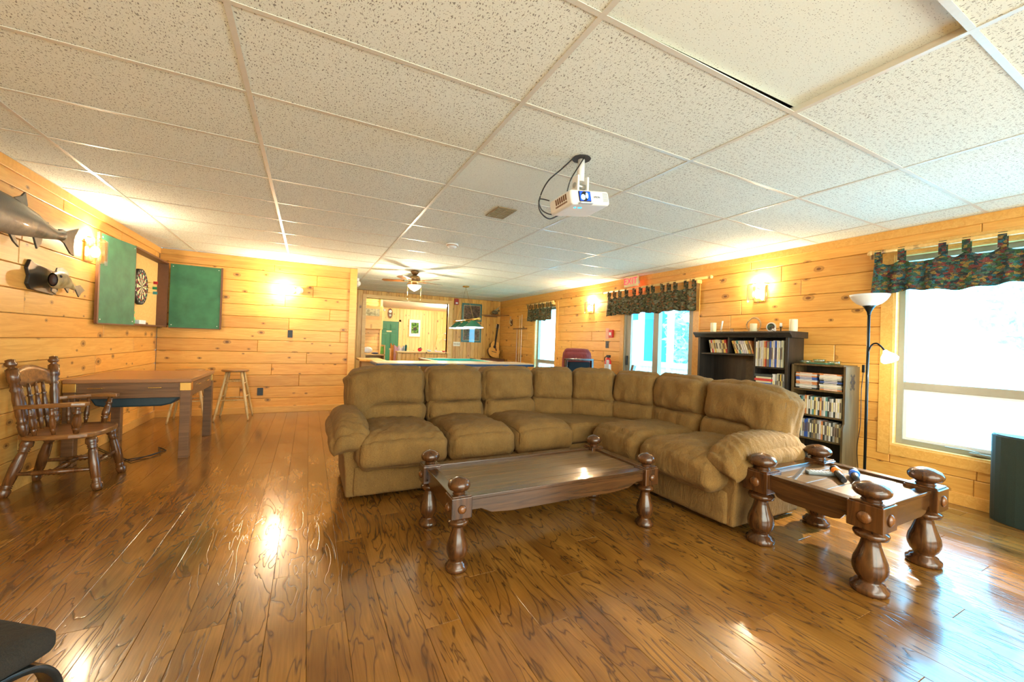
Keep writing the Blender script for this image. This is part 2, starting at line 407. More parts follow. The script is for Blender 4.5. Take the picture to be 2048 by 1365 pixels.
def backing(name, axis, face, sgn, a0, a1, z0, z1, holes, T=.12, off=.019, mat=BACK):
    mb = MB(); us = sorted({a0, a1, *[h for q in holes for h in q[:2]]}); ws = sorted({z0, z1, *[h for q in holes for h in q[2:]]})
    f0, f1 = sorted((face-sgn*off, face-sgn*(off+T)))
    for u, v in zip(us, us[1:]):
        for p, q in zip(ws, ws[1:]):
            if any(h[0] <= u+1e-6 and h[1] >= v-1e-6 and h[2] <= p+1e-6 and h[3] >= q-1e-6 for h in holes): continue
            if u < a0-1e-6 or v > a1+1e-6 or p < z0-1e-6 or q > z1+1e-6: continue
            if axis == 'x': mb.box(f0, f1, u, v, p, q)
            else: mb.box(u, v, f0, f1, p, q)
    return struct(mb.build(name, mat))
W1 = (.12, 1.74, .40, 2.20); W2 = (3.95, 5.37, 0.0, 2.10); W3 = (7.56, 8.48, .30, 2.12)
wl = backing('wall_left', 'x', XL, 1, YB, YP+.14, 0, ZC, []); wallplanks(wl, 'x', XL, 1, YB, YP, 0, ZC, .184, [], PINE, seed=3)
wr = backing('wall_right', 'x', XR, -1, YB, YF+.14, 0, ZC, [W1, W2, W3]); wallplanks(wr, 'x', XR, -1, YB, YF, 0, ZC, .184, [W1, W2, W3], PINE, seed=11)
wp = backing('wall_partition', 'y', YP, -1, XL, .69, 0, ZC, []); wallplanks(wp, 'y', YP, -1, XL, .69, 0, ZC, .184, [], PINE, seed=23)
HO = [(1.24, 2.10, 0, 2.25), (2.10, 3.36, .93, 2.25)]
wf = backing('wall_far', 'y', YF, -1, .69, XR+.1, 0, 2.6, HO); wallplanks(wf, 'y', YF, -1, .69, XR, 0, ZC, .105, HO, PINEV, True, seed=5, T=.014)
wh = backing('wall_hall', 'x', .69, 1, YP+.13, YF, 0, ZC, [], .05, 0)
wb = backing('wall_rear', 'y', YB, 1, XL, XR, 0, ZC, [], .1, 0, plain('cream_paint', (.8, .68, .45), .7))
# crown boards under the ceiling and baseboards
def trim(name, x0, x1, y0, y1, z0, z1, mat=TRIM, bev=.003): return struct(MB().box(x0, x1, y0, y1, z0, z1).build(name, mat, bevel=bev))
trim('trim_1', XL, XL+.014, YB, YP, 2.36, ZC-.001); trim('trim_2', XR-.014, XR, YB, YF, 2.36, ZC-.001); trim('trim_3', XL, .69, YP-.014, YP, 2.36, ZC-.001)
trim('baseboard_left', XL, XL+.016, YB, YP, 0, .10); trim('baseboard_partition', XL+.016, .60, YP-.016, YP, 0, .10)
trim('baseboard_right', XR-.016, XR, 1.9, 3.86, 0, .10); trim('baseboard_right', XR-.016, XR, 5.46, YF, 0, .10); trim('baseboard_right', XR-.016, XR, YB, 1.9, 0, .10)
trim('baseboard_far', 3.45, XR-.02, YF-.016, YF, 0, .10)
trim('trim_4', .60, .712, YP-.022, YP+.13, 0, ZC-.001)           # corner post of the partition
trim('trim_5', .69, .73, YP+.13, YF, 2.36, ZC-.001)
# casing of the wide opening
for i, b in enumerate(((1.15, 1.24, YF-.03, YF+.14, 0, 2.34), (3.36, 3.47, YF-.03, YF+.14, 0, 2.34), (1.24, 3.36, YF-.028, YF+.138, 2.25, 2.338), (2.04, 2.12, YF-.03, YF+.14, 0, .93), (2.02, 3.40, YF-.08, YF+.17, .90, .94))):
    trim('trim_%d' % (6+i), *b, mat=PINEP)

# ceiling -----------------------------------------------------
cb = MB(); cb.box(XL-.1, XR+.1, YB, YF+.1, 2.52, 2.6); ce = struct(cb.build('ceiling', plain('plenum_dark', (.05, .045, .04), .9)))
GX = [i*1.2192-1.5256 for i in range(0, 6)]; GY0 = 1.7683
xs = [XL]+GX+[XR]; ys = [YB]; r = -7
rows = [GY0+.6096*k for k in range(-7, 15)]; ys = [YB]+[q for q in rows if YB+.05 < q < YF-.05]+[YF]
tb = MB()
tcache = {}
proj_hole = (1.525, 2.084)
for a, b in zip(xs, xs[1:]):
    for c, d in zip(ys, ys[1:]):
        if b < .7 and c > YP: continue
        if a < .69 < b and c > YP: a_ = .69
        else: a_ = a
        d_ = min(d, YP) if b <= .70 else d
        wx, wy = b-a_-.006, d_-c-.006
        fine = (abs(a-GX[2]) < .01 and (abs(c-(GY0-.6096*2)) < .02 or abs(c-(GY0+.6096)) < .02))
        mat = TILE2 if fine else TILE
        key = (round(wx, 3), round(wy, 3), mat.name)
        if key not in tcache:
            o = MB().box(-wx/2, wx/2, -wy/2, wy/2, 0, .016).build('ceiling_tile', mat); tcache[key] = o.data; bpy.data.objects.remove(o)
        o = bpy.data.objects.new('ceiling_tile', tcache[key]); COL.objects.link(o); o.parent = ce
        o.location = ((a_+b)/2, (c+d_)/2, ZC+.003)
        if abs(a-GX[2]) < .01 and abs(c-(GY0-.6096*2)) < .02: o.rotation_euler = (.0, -.020, 0); o.location.z += .016
for gx in GX:
    y1 = YP if gx < .69 else YF
    o = MB().box(gx-.012, gx+.012, YB, y1, ZC-.001, ZC+.002).box(gx-.002, gx+.002, YB, y1, ZC+.002, ZC+.035).build('main_runner', TBAR, ce)
for gy in ys[1:-1]:
    for a, b in zip(xs, xs[1:]):
        if a < .69 < b and gy > YP: a = .69
        if b < .7 and gy > YP: continue
        MB().box(a+.012, b-.012, gy-.011, gy+.011, ZC-.0006, ZC+.002).build('cross_tee', TBAR, ce)
o = MB().box(XL, XL+.02, YB, YP, ZC-.0008, ZC+.002).box(XR-.02, XR, YB, YF, ZC-.0008, ZC+.002).build('wall_angle', TBAR, ce)

# ---------------------------------------------------------------- windows and patio door in the right wall
def rect_frame(mb, x0, x1, y0, y1, z0, z1, w_):
    mb.box(x0, x1, y0, y0+w_, z0, z1); mb.box(x0, x1, y1-w_, y1, z0, z1); mb.box(x0, x1, y0+w_, y1-w_, z0, z0+w_); mb.box(x0, x1, y0+w_, y1-w_, z1-w_, z1)
def window(name, W, rail, crank=True):
    y0, y1, z0, z1 = W; t = .09
    mb = MB(); rect_frame(mb, XR-.012, XR+.001, y0-t, y1+t, z0-t, z1+t, t); cas = struct(mb.build(name, TRIM, bevel=.002))
    mb = MB(); rect_frame(mb, XR, XR+.13, y0, y1, z0, z1, .018); mb.build('jamb', PINEP, cas)
    mb = MB(); rect_frame(mb, XR+.07, XR+.13, y0+.018, y1-.018, z0+.018, z1-.018, .045); mb.box(XR+.075, XR+.125, y0+.06, y1-.06, rail-.035, rail+.035)
    mb.build('frame', ALU, cas, bevel=.002)
    mb = MB(); rect_frame(mb, XR+.085, XR+.115, y0+.063, y1-.063, z0+.063, rail-.035, .025); mb.build('sash', WHITE, cas)
    MB().box(XR+.098, XR+.102, y0+.06, y1-.06, z0+.06, rail-.03).build('pane', GLASS, cas)
    MB().box(XR+.098, XR+.102, y0+.06, y1-.06, rail+.03, z1-.06).build('pane', GLASS, cas)
    if crank:
        mb = MB(); mb.box(XR+.03, XR+.07, y1-.62, y1-.50, z0+.035, z0+.05); mb.tube([(XR+.045, y1-.56, z0+.055), (XR+.03, y1-.50, z0+.065), (XR+.03, y1-.36, z0+.062)], .005); mb.build('crank_handle', ALU, cas)
    return cas
window('window_1', W1, .965); window('window_2', W3, .84, False)
y0, y1, z0, z1 = W2
mb = MB(); mb.box(XR-.012, XR+.001, y1, y1+.09, 0, z1+.09).box(XR-.012, XR+.001, y0-.10, y0, 0, z1+.09).box(XR-.012, XR+.001, y0, y1, z1, z1+.09)
dr = struct(mb.build('door_1', TRIM, bevel=.002))
mb = MB(); mb.box(XR, XR+.13, y0, y0+.03, 0, z1).box(XR, XR+.13, y1-.03, y1, 0, z1).box(XR, XR+.13, y0, y1, z1-.03, z1).box(XR, XR+.13, y0, y1, 0, .03)
mb.build('frame', ALU, dr)
def slider(xo, a, b):
    mb = MB(); rect_frame(mb, xo, xo+.04, a, b, .03, z1-.03, .11); f = mb.build('sliding_panel', ALU, dr, bevel=.002)
    MB().box(xo+.018, xo+.022, a+.105, b-.105, .13, z1-.13).build('pane', GLASS, f); return f
f = slider(XR+.03, 4.62, y1-.03); MB().box(XR+.005, XR+.03, y1-.085, y1-.055, .93, 1.09).build('door_handle', BLACK, f, bevel=.004)
slider(XR+.08, y0+.03, 4.74)

# ---------------------------------------------------------------- outdoors
GR = plain('gravel_yard', (.80, .80, .76), .9, 0, .2, scale=3)
gp = MB().box(5.06, 60, -40, 50, -.25, -.20).build('yard', GR); struct(gp)
PORCH = plain('white_vinyl', (.9, .9, .88), .5, 0, .02)
LEAF = plain('leaf_green', (.55, .72, .68), .7, 0, .15, scale=2); BARK = plain('bark', (.8, .78, .72), .9)
def tree(x, y, h, R, n, label, seed):
    rnd = random.Random(seed); t = thing('tree', label, 'tree', (x, y, -.2))
    mb = MB(); mb.rod((0, 0, 0), (rnd.uniform(-.2, .2), 0, h*.9), [(0, .16), (.5, .1), (1, .03)], 8)
    for k in range(9):
        a = rnd.uniform(0, 2*PI); zz = h*rnd.uniform(.25, .8); mb.rod((0, 0, zz), (R*.8*math.cos(a), R*.8*math.sin(a), zz+h*.15), [(0, .05), (1, .012)], 6)
    mb.build('trunk', BARK, t)
    mb = MB()
    for k in range(n):
        while True:
            p = Vector((rnd.uniform(-1, 1), rnd.uniform(-1, 1), rnd.uniform(-1, 1)))
            if p.length < 1: break
        p = Vector((p.x*R, p.y*R, h*.62+p.z*h*.42)); a = Vector((rnd.gauss(0, 1), rnd.gauss(0, 1), rnd.gauss(0, 1))).normalized(); b = a.orthogonal().normalized(); s = rnd.uniform(.07, .16)
        mb.add([p-a*s, p+b*s*.45, p+a*s, p-b*s*.45], [(0, 1, 2, 3)])
    mb.build('crown', LEAF, t); return t
tree(13.5, 1.9, 5.6, 1.7, 2200, 'leafy green tree seen through the big window at right', 1)
tree(16.0, 8.6, 6.5, 2.2, 2200, 'tall tree further off beside the porch', 2)
tree(17.5, -1.5, 7.0, 2.8, 2200, 'broad tree in the yard behind the big window', 3)
tree(9.0, 7.0, 3.2, 0.9, 1500, 'small bush-like tree seen through the patio door', 4)
# screened porch beyond the patio door
po = thing('porch', 'white screened porch outside the patio door', 'porch', (0, 0, 0))
MB().box(5.1, 7.4, 3.2, 9.9, -.20, -.05).build('deck', plain('porch_deck', (.6, .58, .5), .7), po)
mb = MB()
for yy in (5.2, 6.45, 7.35, 8.4, 9.8): mb.box(7.25, 7.37, yy-.05, yy+.05, -.05, 2.5)
mb.box(7.265, 7.355, 5.2, 9.8, .80, .92).box(7.265, 7.355, 5.2, 9.8, 2.35, 2.49); mb.build('post_frame', PORCH, po)
mb = MB()
for yy in range(46): mb.box(7.29, 7.32, 5.25+yy*.1, 5.34+yy*.1, -.05, .80)
mb.build('skirt_boards', PORCH, po)
BLUEP = plain('blue_paint', (.03, .22, .50), .6)
hs = thing('shed', 'bright blue building wall seen through the patio door glass', 'building', (0, 0, 0))
mb = MB(); mb.box(10.2, 12.5, 9.0, 9.1, -.2, 2.6).box(12.3, 12.4, 9.0, 12.5, -.2, 2.6).box(10.1, 10.2, 9.0, 12.5, -.2, .35).box(10.1, 10.2, 9.0, 12.5, 2.2, 2.6).box(10.1, 10.2, 9.0, 9.5, .35, 2.2).box(10.1, 10.2, 11.3, 12.5, .35, 2.2)
mb.build('blue_wall', BLUEP, hs); MB().box(10.0, 12.6, 8.8, 12.7, 2.6, 2.7).build('roof', PORCH, hs)
rail = thing('porch_brace', 'slanting cream board outside the patio door', 'board', (0, 0, 0))
MB().prism([(4.9, 2.3), (5.6, 1.75), (5.6, 2.3)], 6.9, 6.95, 'x').build('board', plain('cream_board', (.8, .6, .4), .6), rail)

# ---------------------------------------------------------------- back room beyond the opening
struct(MB().box(.5, 6.0, 16.5, 16.6, 0, 2.5).build('wall_back_room', BACK))
br = bpy.data.objects['wall_back_room']; wallplanks(br, 'y', 16.48, -1, .5, 6.0, 0, 2.5, .13, [(2.42, 3.24, 0, 1.96)], PINEP, True, seed=9, T=.012)
struct(MB().box(.5, 6.0, YF+.1, 16.6, 2.50, 2.56).build('ceiling_back_room', plain('white_ceiling', (.85, .82, .74), .8)))
struct(MB().box(5.9, 6.0, YF+.15, 16.5, 0, 2.5).box(.45, .5, YF+.15, 16.5, 0, 2.5).build('wall_back_room_side', PINEP))
struct(MB().box(XR+.1, 6.0, YF, 16.5, -.06, 0).build('floor_back_room', rest.data.materials[0]))
point('back_room_lamp', (2.6, 12.2, 2.3), 150, (1, .84, .56), .15); point('back_room_lamp', (4.4, 14.0, 2.3), 130, (1, .84, .56), .15)
# closet block with horizontal boards
cl = struct(MB().box(.8, 1.90, 12.52, 14.0, 0, 2.5).build('wall_closet', BACK)); wallplanks(cl, 'y', 12.5, -1, .8, 1.90, 0, 2.5, .10, [], PINEP, seed=31, T=.014)
trim('trim_11', 1.88, 1.94, 12.47, 14.0, 0, 2.5, mat=PINEP)
d2 = struct(MB().box(2.36, 2.44, 16.44, 16.5, 0, 2.04).box(3.22, 3.30, 16.44, 16.5, 0, 2.04).box(2.36, 3.30, 16.44, 16.5, 1.96, 2.05).build('door_2', PINEP))
DG = plain('door_green', (.02, .17, .07), .45, 0, .05)
MB().box(2.44, 3.22, 16.46, 16.5, 0, 1.96).build('door_leaf', DG, d2)
for (a, b) in ((2.53, 2.78), (2.88, 3.13)):
    for (c, d) in ((1.62, 1.84), (.85, 1.48), (.15, .68)): MB().box(a, b, 16.445, 16.465, c, d).box(a+.03, b-.03, 16.435, 16.45, c+.03, d-.03).build('door_panel', DG, d2, bevel=.006)
MB().box(2.74, 2.94, 16.435, 16.455, 1.53, 1.585).build('name_plate', plain('plate_cream', (.8, .6, .3), .5), d2)
MB().sphere((3.16, 16.42, .95), .03).build('door_handle', BRASS, d2)
c = thing('wall_cabinet', 'pale wooden wall cabinet with a faded notice, left of the green door', 'cabinet', (1.36, 12.2, 0))
MB().box(0, .56, 0, .30, 1.52, 2.2).build('body', PINEP, c, bevel=.003)
for i in range(5): MB().box(.02, .54, -.012, 0, 1.53+i*.132, 1.53+i*.132+.128).build('plank', PINEP, c)
tag(MB().box(1.39, 1.82, 12.175, 12.187, 1.90, 2.11).build('notice', plain('faded_print', (.50, .52, .34), .8, 0, .4, scale=14)), 'faded grey green sheet pinned on the pale wall cabinet', 'notice')
s = thing('oval_plaque', 'oval wooden plaque with two round medallions above the green door', 'plaque', (2.86, 16.45, 2.27))
mb = MB(); mb.prism([(.09*math.cos(a)*(1+.0), .20*math.sin(a)) for a in [2*PI*i/20 for i in range(20)]], -.02, .02, 'y'); mb.build('board', CHAIRW, s)
MB().cyl((0, -.03, .08), (0, -.015, .08), .06, 16).build('medallion', WHITE, s); MB().cyl((0, -.03, -.07), (0, -.015, -.07), .045, 16).build('medallion', plain('pewter', (.3, .33, .28), .4, .4), s)
s = thing('emergency_light', 'small white twin-head emergency light above the green door', 'light', (2.55, 16.44, 2.42))
MB().box(-.06, .06, -.02, .03, -.02, .03).build('body', WHITE, s)
for sx in (-.07, .07): MB().sphere((sx, -.06, -.03), .045).build('lamp_head', WHITE, s)
s = thing('framed_picture', 'white framed photo of a dark bird among leaves, on back room wall', 'picture', (3.86, 16.44, 1.73))
MB().box(-.25, .25, -.02, .02, -.37, .37).build('frame', PINEP, s, bevel=.004); MB().box(-.22, .22, -.028, -.018, -.34, .34).build('mat_board', WHITE, s)
MB().box(-.15, .15, -.034, -.026, -.22, .22).build('print', print_cloth('leafy_print', [(.10, .35, .05), (.25, .5, .1), (.04, .12, .03), (.4, .6, .2), (.08, .2, .05)], 18), s)
MB().prism([(-.08, -.05), (0, -.10), (.07, -.03), (.05, .06), (.0, .03), (-.05, .03)], -.037, -.033, 'y').build('bird', plain('bird_dark', (.04, .03, .035), .7), s)
# coats / towels on a rack by the half wall
s = thing('cloth_rack', 'pile of hanging pink, white and orange cloths beside the green door', 'rack', (2.0, 11.3, 0))
def drape(x0, x1, y, ztop, zbot, f, th=.012, ph=0): return MB().grid(lambda u, v: (lerp(x0, x1, u)+.02*math.sin(v*3+ph), y+.03*math.sin(u*f*PI+ph), lerp(ztop+.03*math.sin(u*7+ph), zbot, v)), 14, 6, True, (0, th, 0))
MB().box(-.02, .48, .03, .06, .95, .99).box(.0, .03, .02, .07, 0, .95).box(.43, .46, .02, .07, 0, .95).build('frame', PINEP, s)
for (a, b, y, zt, cc, nm) in ((0, .10, .02, 1.10, (.85, .40, .08), 'orange_cloth'), (.08, .24, -.02, 1.05, (.85, .55, .70), 'pink_cloth'), (.20, .36, -.03, 1.04, (.9, .85, .85), 'white_cloth'), (.35, .46, .0, 1.08, (.05, .20, .18), 'dark_coat')):
    drape(a, b, y, zt, .45, 5, ph=a*9).build(nm, fabric_mat(nm+'_mat', tuple(q*.8 for q in cc), cc, 200), s)
# low desk clutter on the left of the opening
s = thing('serving_shelf', 'pale wooden shelf unit with open box left of the green door', 'shelf', (1.30, 11.0, 0))
MB().box(0, .52, 0, .5, .80, .83).box(0, .03, 0, .5, 0, .80).box(.49, .52, 0, .5, 0, 1.08).box(.03, .49, .46, .49, 0, .80).build('body', PINEP, s, bevel=.002)
tag(MB().grid(lambda u, v: (1.70+.09*u+.02*v, 11.05+.05*v, .84+.20*v+.012*math.sin(u*12)), 8, 10, True, (0, .02, 0)).build('towel', fabric_mat('lime_cloth', (.12, .38, .04), (.3, .6, .12), 200)), 'folded lime green towel on the pale shelf unit', 'towel')
tag(MB().sphere((1.40, 11.2, .93), .11, (1.1, 1, .8)).build('bag', plain('white_bag', (.85, .8, .72), .6)), 'crumpled white bag at the left end of the pale shelf', 'bag')
tag(MB().sphere((1.57, 11.1, .855), .07, (1.3, .8, .35)).build('cap', plain('navy_cap', (.03, .05, .12), .7)), 'dark blue cap lying on the pale shelf unit', 'cap')
tag(MB().box(1.42, 1.62, 10.85, 10.98, .40, .74).build('bin', plain('teal_bin', (.05, .38, .28), .5), bevel=.01), 'teal plastic bin under the pale shelf unit', 'bin')
# items on the half wall ledge
s = thing('strawberry_ornament', 'red strawberry ornament with green leaf on the half wall ledge', 'ornament', (2.62, YF+.02, .94))
MB().sphere((0, 0, .05), .05, (1.1, .8, 1)).build('fruit', plain('berry_red', (.7, .02, .05), .4), s); MB().prism([(-.03, .09), (.02, .12), (.06, .08), (.01, .085)], -.02, .02, 'y').build('leaf', plain('berry_leaf', (.03, .3, .08), .5), s)
tag(MB().sphere((2.88, YF, .965), .03, (1.6, 1, 1)).sphere((2.83, YF, .975), .022).build('figurine', plain('pale_blue_china', (.6, .75, .75), .3)), 'small pale blue and white china figurine right of the strawberry', 'figurine')
tag(MB().box(3.03, 3.20, YF-.03, YF+.05, .94, .962).box(3.03, 3.06, YF, YF+.05, .962, .99).build('tray', plain('lilac_paper', (.8, .7, .8), .6)), 'pale lilac tray on the half wall ledge', 'tray')
tag(MB().rod((3.27, YF, .94), (3.27, YF, .975), [(0, .03), (1, .055)], 12).build('bowl', plain('red_bowl', (.7, .05, .08), .4)), 'small red bowl at the right end of the ledge', 'bowl')
s = thing('wall_rack', 'pale coat hook board with white objects on the back room wall', 'rack', (5.1, 16.4, 1.3))
MB().prism([(-.38, -.32), (-.28, .18), (0, .30), (-.10, .0)], -.02, .0, 'y').build('board', PINEP, s); MB().box(0, .3, -.1, 0, -.02, .02).box(0, .3, -.1, 0, .24, .28).box(.1, .16, -.1, 0, .02, .24).build('shelf', WHITE, s)

# ---------------------------------------------------------------- sofa
def puffy(c, half, r=.06, bulge=(0, .03, 0), rot=0, tilt=0, fn=None, n=22, wr=.004, seed=0, wsc=(9, 9, 9)):
    """rounded, bulging, wrinkled cushion; c centre, half sizes, rz rotation; returns MB"""
    mb = MB(); hx, hy, hz = half; c = Vector(c); Rm = Matrix.Rotation(rot, 3, 'Z') @ Matrix.Rotation(tilt, 3, 'X')
    def P(a, b, cc):
        p = Vector((a*hx, b*hy, cc*hz)); q = Vector((max(-hx+r, min(hx-r, p.x)), max(-hy+r, min(hy-r, p.y)), max(-hz+r, min(hz-r, p.z))))
        d = p-q; m = d.copy()
        if d.length > 1e-6: d = d.normalized()*r; p = q+d
        nn = d.normalized() if d.length > 1e-6 else Vector((0, 0, 0))
        p.x += bulge[0]*a*(1-b*b)*(1-cc*cc); p.y += bulge[1]*b*(1-a*a*a*a)*(1-cc*cc*cc*cc); p.z += bulge[2]*cc*(1-a*a*a*a)*(1-b*b*b*b)
        ax = max((abs(a), 0), (abs(b), 1), (abs(cc), 2))[1]; nv = Vector((0, 0, 0)); nv[ax] = (a, b, cc)[ax]
        w_ = noise.noise(Vector((p.x*wsc[0]+seed*3.1, p.y*wsc[1]+seed, p.z*wsc[2]-seed)))
        w2 = noise.noise(Vector((p.x*26+seed, p.y*26, p.z*9)))
        p += nv*(wr*2.2*w_+wr*1.0*w2)
        if fn: p = fn(p, a, b, cc)
        return c+Rm @ p
    for ax in range(3):
        for sg in (-1, 1):
            def g(u, v, ax=ax, sg=sg):
                a, b = 2*u-1, 2*v-1; a = math.sin(a*PI/2)*.5+a*.5; b = math.sin(b*PI/2)*.5+b*.5
                t = [0, 0, 0]; t[ax] = sg; o_ = [i for i in range(3) if i != ax]; t[o_[0]] = a; t[o_[1]] = b; return P(*t)
            mb.grid(g, n, n)
    return mb
sofa = thing('sectional_sofa', 'tan brown plush reclining corner sofa with pillow backs and padded arms', 'sofa', (1.9, 3.6, 0))
sofa_inv = Matrix.Translation((-1.9, -3.6, 0))
def sp(mb, name, bevel=0, mat=None, seg=2):
    mb.v = [tuple(sofa_inv @ Vector(v)) for v in mb.v]; return mb.build(name, mat or FAB, sofa, bevel=bevel, seg=seg)
def gather(amp, k, side=-1):
    def f(p, a, b, cc):
        e = sstep(.35, 1, side*cc); p.y -= 0; p += Vector((0, -1 if b < 0 else 1, 0))*amp*math.sin(a*k+3*math.sin(a*2))*e*.6; return p
    return f
# left run (faces the camera, -Y) and right run (faces -X); local frame: u along seat, v depth outward from front
def seatrun(x0, x1, frame, sd, wing=0):
    """frame maps local (u, depth-from-front v, z) -> world; wing -1/+1 side where the outer wing is"""
    R_, O_ = frame; cx = (x0+x1)/2; hx = (x1-x0)/2
    def W(u, v): return O_+R_ @ Vector((u, v, 0))
    rz = math.atan2(R_[1][0], R_[0][0])
    def Z(u, v, z): q = W(u, v); return (q.x, q.y, z)
    big = wing != 0
    def sf(p, a, b, cc):
        if cc > 0: p.z -= .045*sstep(.3, -1, b)*0; p.z += .022*(1-a*a)
        if b < -.5: p.z -= .02*sstep(-.5, -1, b)
        if big: p.z += .005*math.sin(p.x*70+8*math.sin(p.y*9))*(1 if cc > 0 else 0)
        return p
    sp(puffy(Z(cx, .30, .375), (hx-.003, .44, .115), .085, (.0, .02, .025), rz, -.03, sf, 34, .006, sd), 'seat_cushion')
    base = MB(); a = W(x0+.004, .05); b = W(x1-.004, .05)
    mb = puffy(Z(cx, .045, .15), (hx-.004, .05, .115), .025, (0, .008, 0), rz, 0, None, 12, .003, sd+5); sp(mb, 'front_panel')
    # lumbar
    sp(puffy(Z(cx, .70, .535), (hx-.002, .11, .115), .08, (0, .03, 0), rz, -.12, gather(.006, 9, 1), 22, .008, sd+9), 'lumbar_cushion')
    # head pillow
    def hf(p, a, b, cc):
        p = gather(.010, 13, -1)(p, a, b, cc)
        lo = sstep(.2, -1, cc)
        if wing:
            t = sstep(.15, .95, wing*a); p.z -= .17*t*lo; p.y -= .05*t*lo; p.z -= .035*t*sstep(0, 1, cc)
            p.x += wing*.02*t; p.y += .012*math.sin((p.z*1.2+wing*p.x)*30)*t*lo*.5
        p.z -= .014*a*a*a*a*sstep(0, 1, cc)
        return p
    sp(puffy(Z(cx, .80, .775), (hx+.004, .150, .195), .10, (0, .065, .010), rz, -.13, hf, 30, .009, sd+13), 'head_pillow')
I3 = Matrix.Identity(3); frL = (I3, Vector((0, 3.20, 0)))
Rr = Matrix.Rotation(-PI/2, 3, 'Z'); frR = (Rr, Vector((2.58, 0, 0)))   # local u -> -Y, v -> +X
seatrun(.33, 1.04, frL, 1, -1); seatrun(1.04, 1.65, frL, 2); seatrun(1.65, 2.27, frL, 3)
seatrun(-3.08, -2.47, frR, 4); seatrun(-2.47, -1.76, frR, 5, 1)
# corner wedge
def corner(cx, cy, rz, hx, sd):
    R_ = Matrix.Rotation(rz, 3, 'Z'); f_ = R_ @ Vector((0, 1, 0))
    sp(puffy((cx, cy, .775), (hx, .140, .195), .095, (0, .06, .010), rz, -.13, gather(.009, 11, -1), 26, .009, sd), 'head_pillow')
    sp(puffy((cx-f_.x*.09, cy-f_.y*.09, .535), (hx, .11, .115), .07, (0, .03, 0), rz, -.16, gather(.004, 9, 1), 18, .006, sd+3), 'lumbar_cushion')
corner(2.53, 3.93, -.42, .255, 31); corner(2.93, 3.66, -.80, .255, 35); corner(3.24, 3.27, -1.20, .255, 39)
pts = [(2.28, 3.15), (2.45, 3.17), (2.63, 3.14), (2.64, 3.085), (3.15, 3.085), (3.12, 3.35), (2.95, 3.60), (2.72, 3.80), (2.45, 3.95), (2.28, 3.95)]
mb = MB().prism(pts, .28, .475); sp(mb, 'seat_cushion', .05, seg=4)
sp(MB().prism([(2.28, 3.21), (2.63, 3.20), (2.68, 3.09), (3.3, 3.09), (3.3, 3.4), (2.6, 4.05), (2.28, 4.05)], .035, .27), 'front_panel', .01)
# outer shells
sp(MB().box(.36, 2.30, 3.98, 4.18, .05, .80), 'back_shell', .05, seg=3)
sp(MB().box(3.36, 3.56, 1.80, 3.10, .05, .80), 'back_shell', .05, seg=3)
sp(MB().prism([(2.30, 4.02), (2.62, 3.98), (3.05, 3.72), (3.35, 3.3), (3.38, 3.08), (3.54, 3.08), (3.50, 3.40), (3.20, 3.86), (2.75, 4.12), (2.30, 4.18)], .05, .80), 'back_shell', .03)
sp(MB().box(.42, 2.28, 3.30, 3.98, .05, .26).box(2.68, 3.36, 1.84, 3.08, .05, .26), 'base_frame', 0, BLACK)
def arm(frame, u, s, sd):
    """u = centre position along the run, s = outward side"""
    R_, O_ = frame; rz = math.atan2(R_[1][0], R_[0][0])
    def W(a, v, z): q = O_+R_ @ Vector((a, v, 0)); return Vector((q.x, q.y, z))
    # flared panel profile (local u offset, z)
    prof = [(-.045, .03), (.045, .03), (.05, .20), (.065, .34), (.10, .45), (.12, .52), (.06, .56), (-.04, .55), (-.06, .45), (-.05, .25)]
    mb = MB(); n = len(prof); m = 8
    vs = []
    for k in range(m+1):
        v = lerp(.02, .80, k/m)
        for a, z in prof: vs.append(W(u+s*a, v+(0 if k else .0), z))
    fs = [(k*n+i, k*n+(i+1) % n, (k+1)*n+(i+1) % n, (k+1)*n+i) for k in range(m) for i in range(n)]
    mb.add(vs, fs); mb.add(vs[:n], [tuple(range(n))]); mb.add(vs[-n:], [tuple(range(n))]); sp(mb, 'arm_panel', .02, seg=3)
    def af(p, a, b, cc):
        p.z -= .055*sstep(-.35, -1, b)+.02*b*b; p.x += 0
        p += Vector((0, 0, 1))*.0055*math.sin(p.y*95+3.0*math.sin(p.x*16))*sstep(-.4, .6, cc)
        if s*a > 0: p.z -= .05*a*a
        return p
    c_ = W(u+s*(.03 if s < 0 else .0), .34, .545)
    sp(puffy(c_, (.135, .42, .085), .08, (.015, .02, .02), rz, 0, af, 46, .004, sd), 'arm_pad')
arm(frL, .325, -1, 51); arm(frR, -1.765, 1, 57)
MB().box(-1.9+.40, -1.9+.415, 3.16-3.6, 3.19-3.6, .27, .45).build('recliner_lever', BLACKM, sofa, bevel=.003)

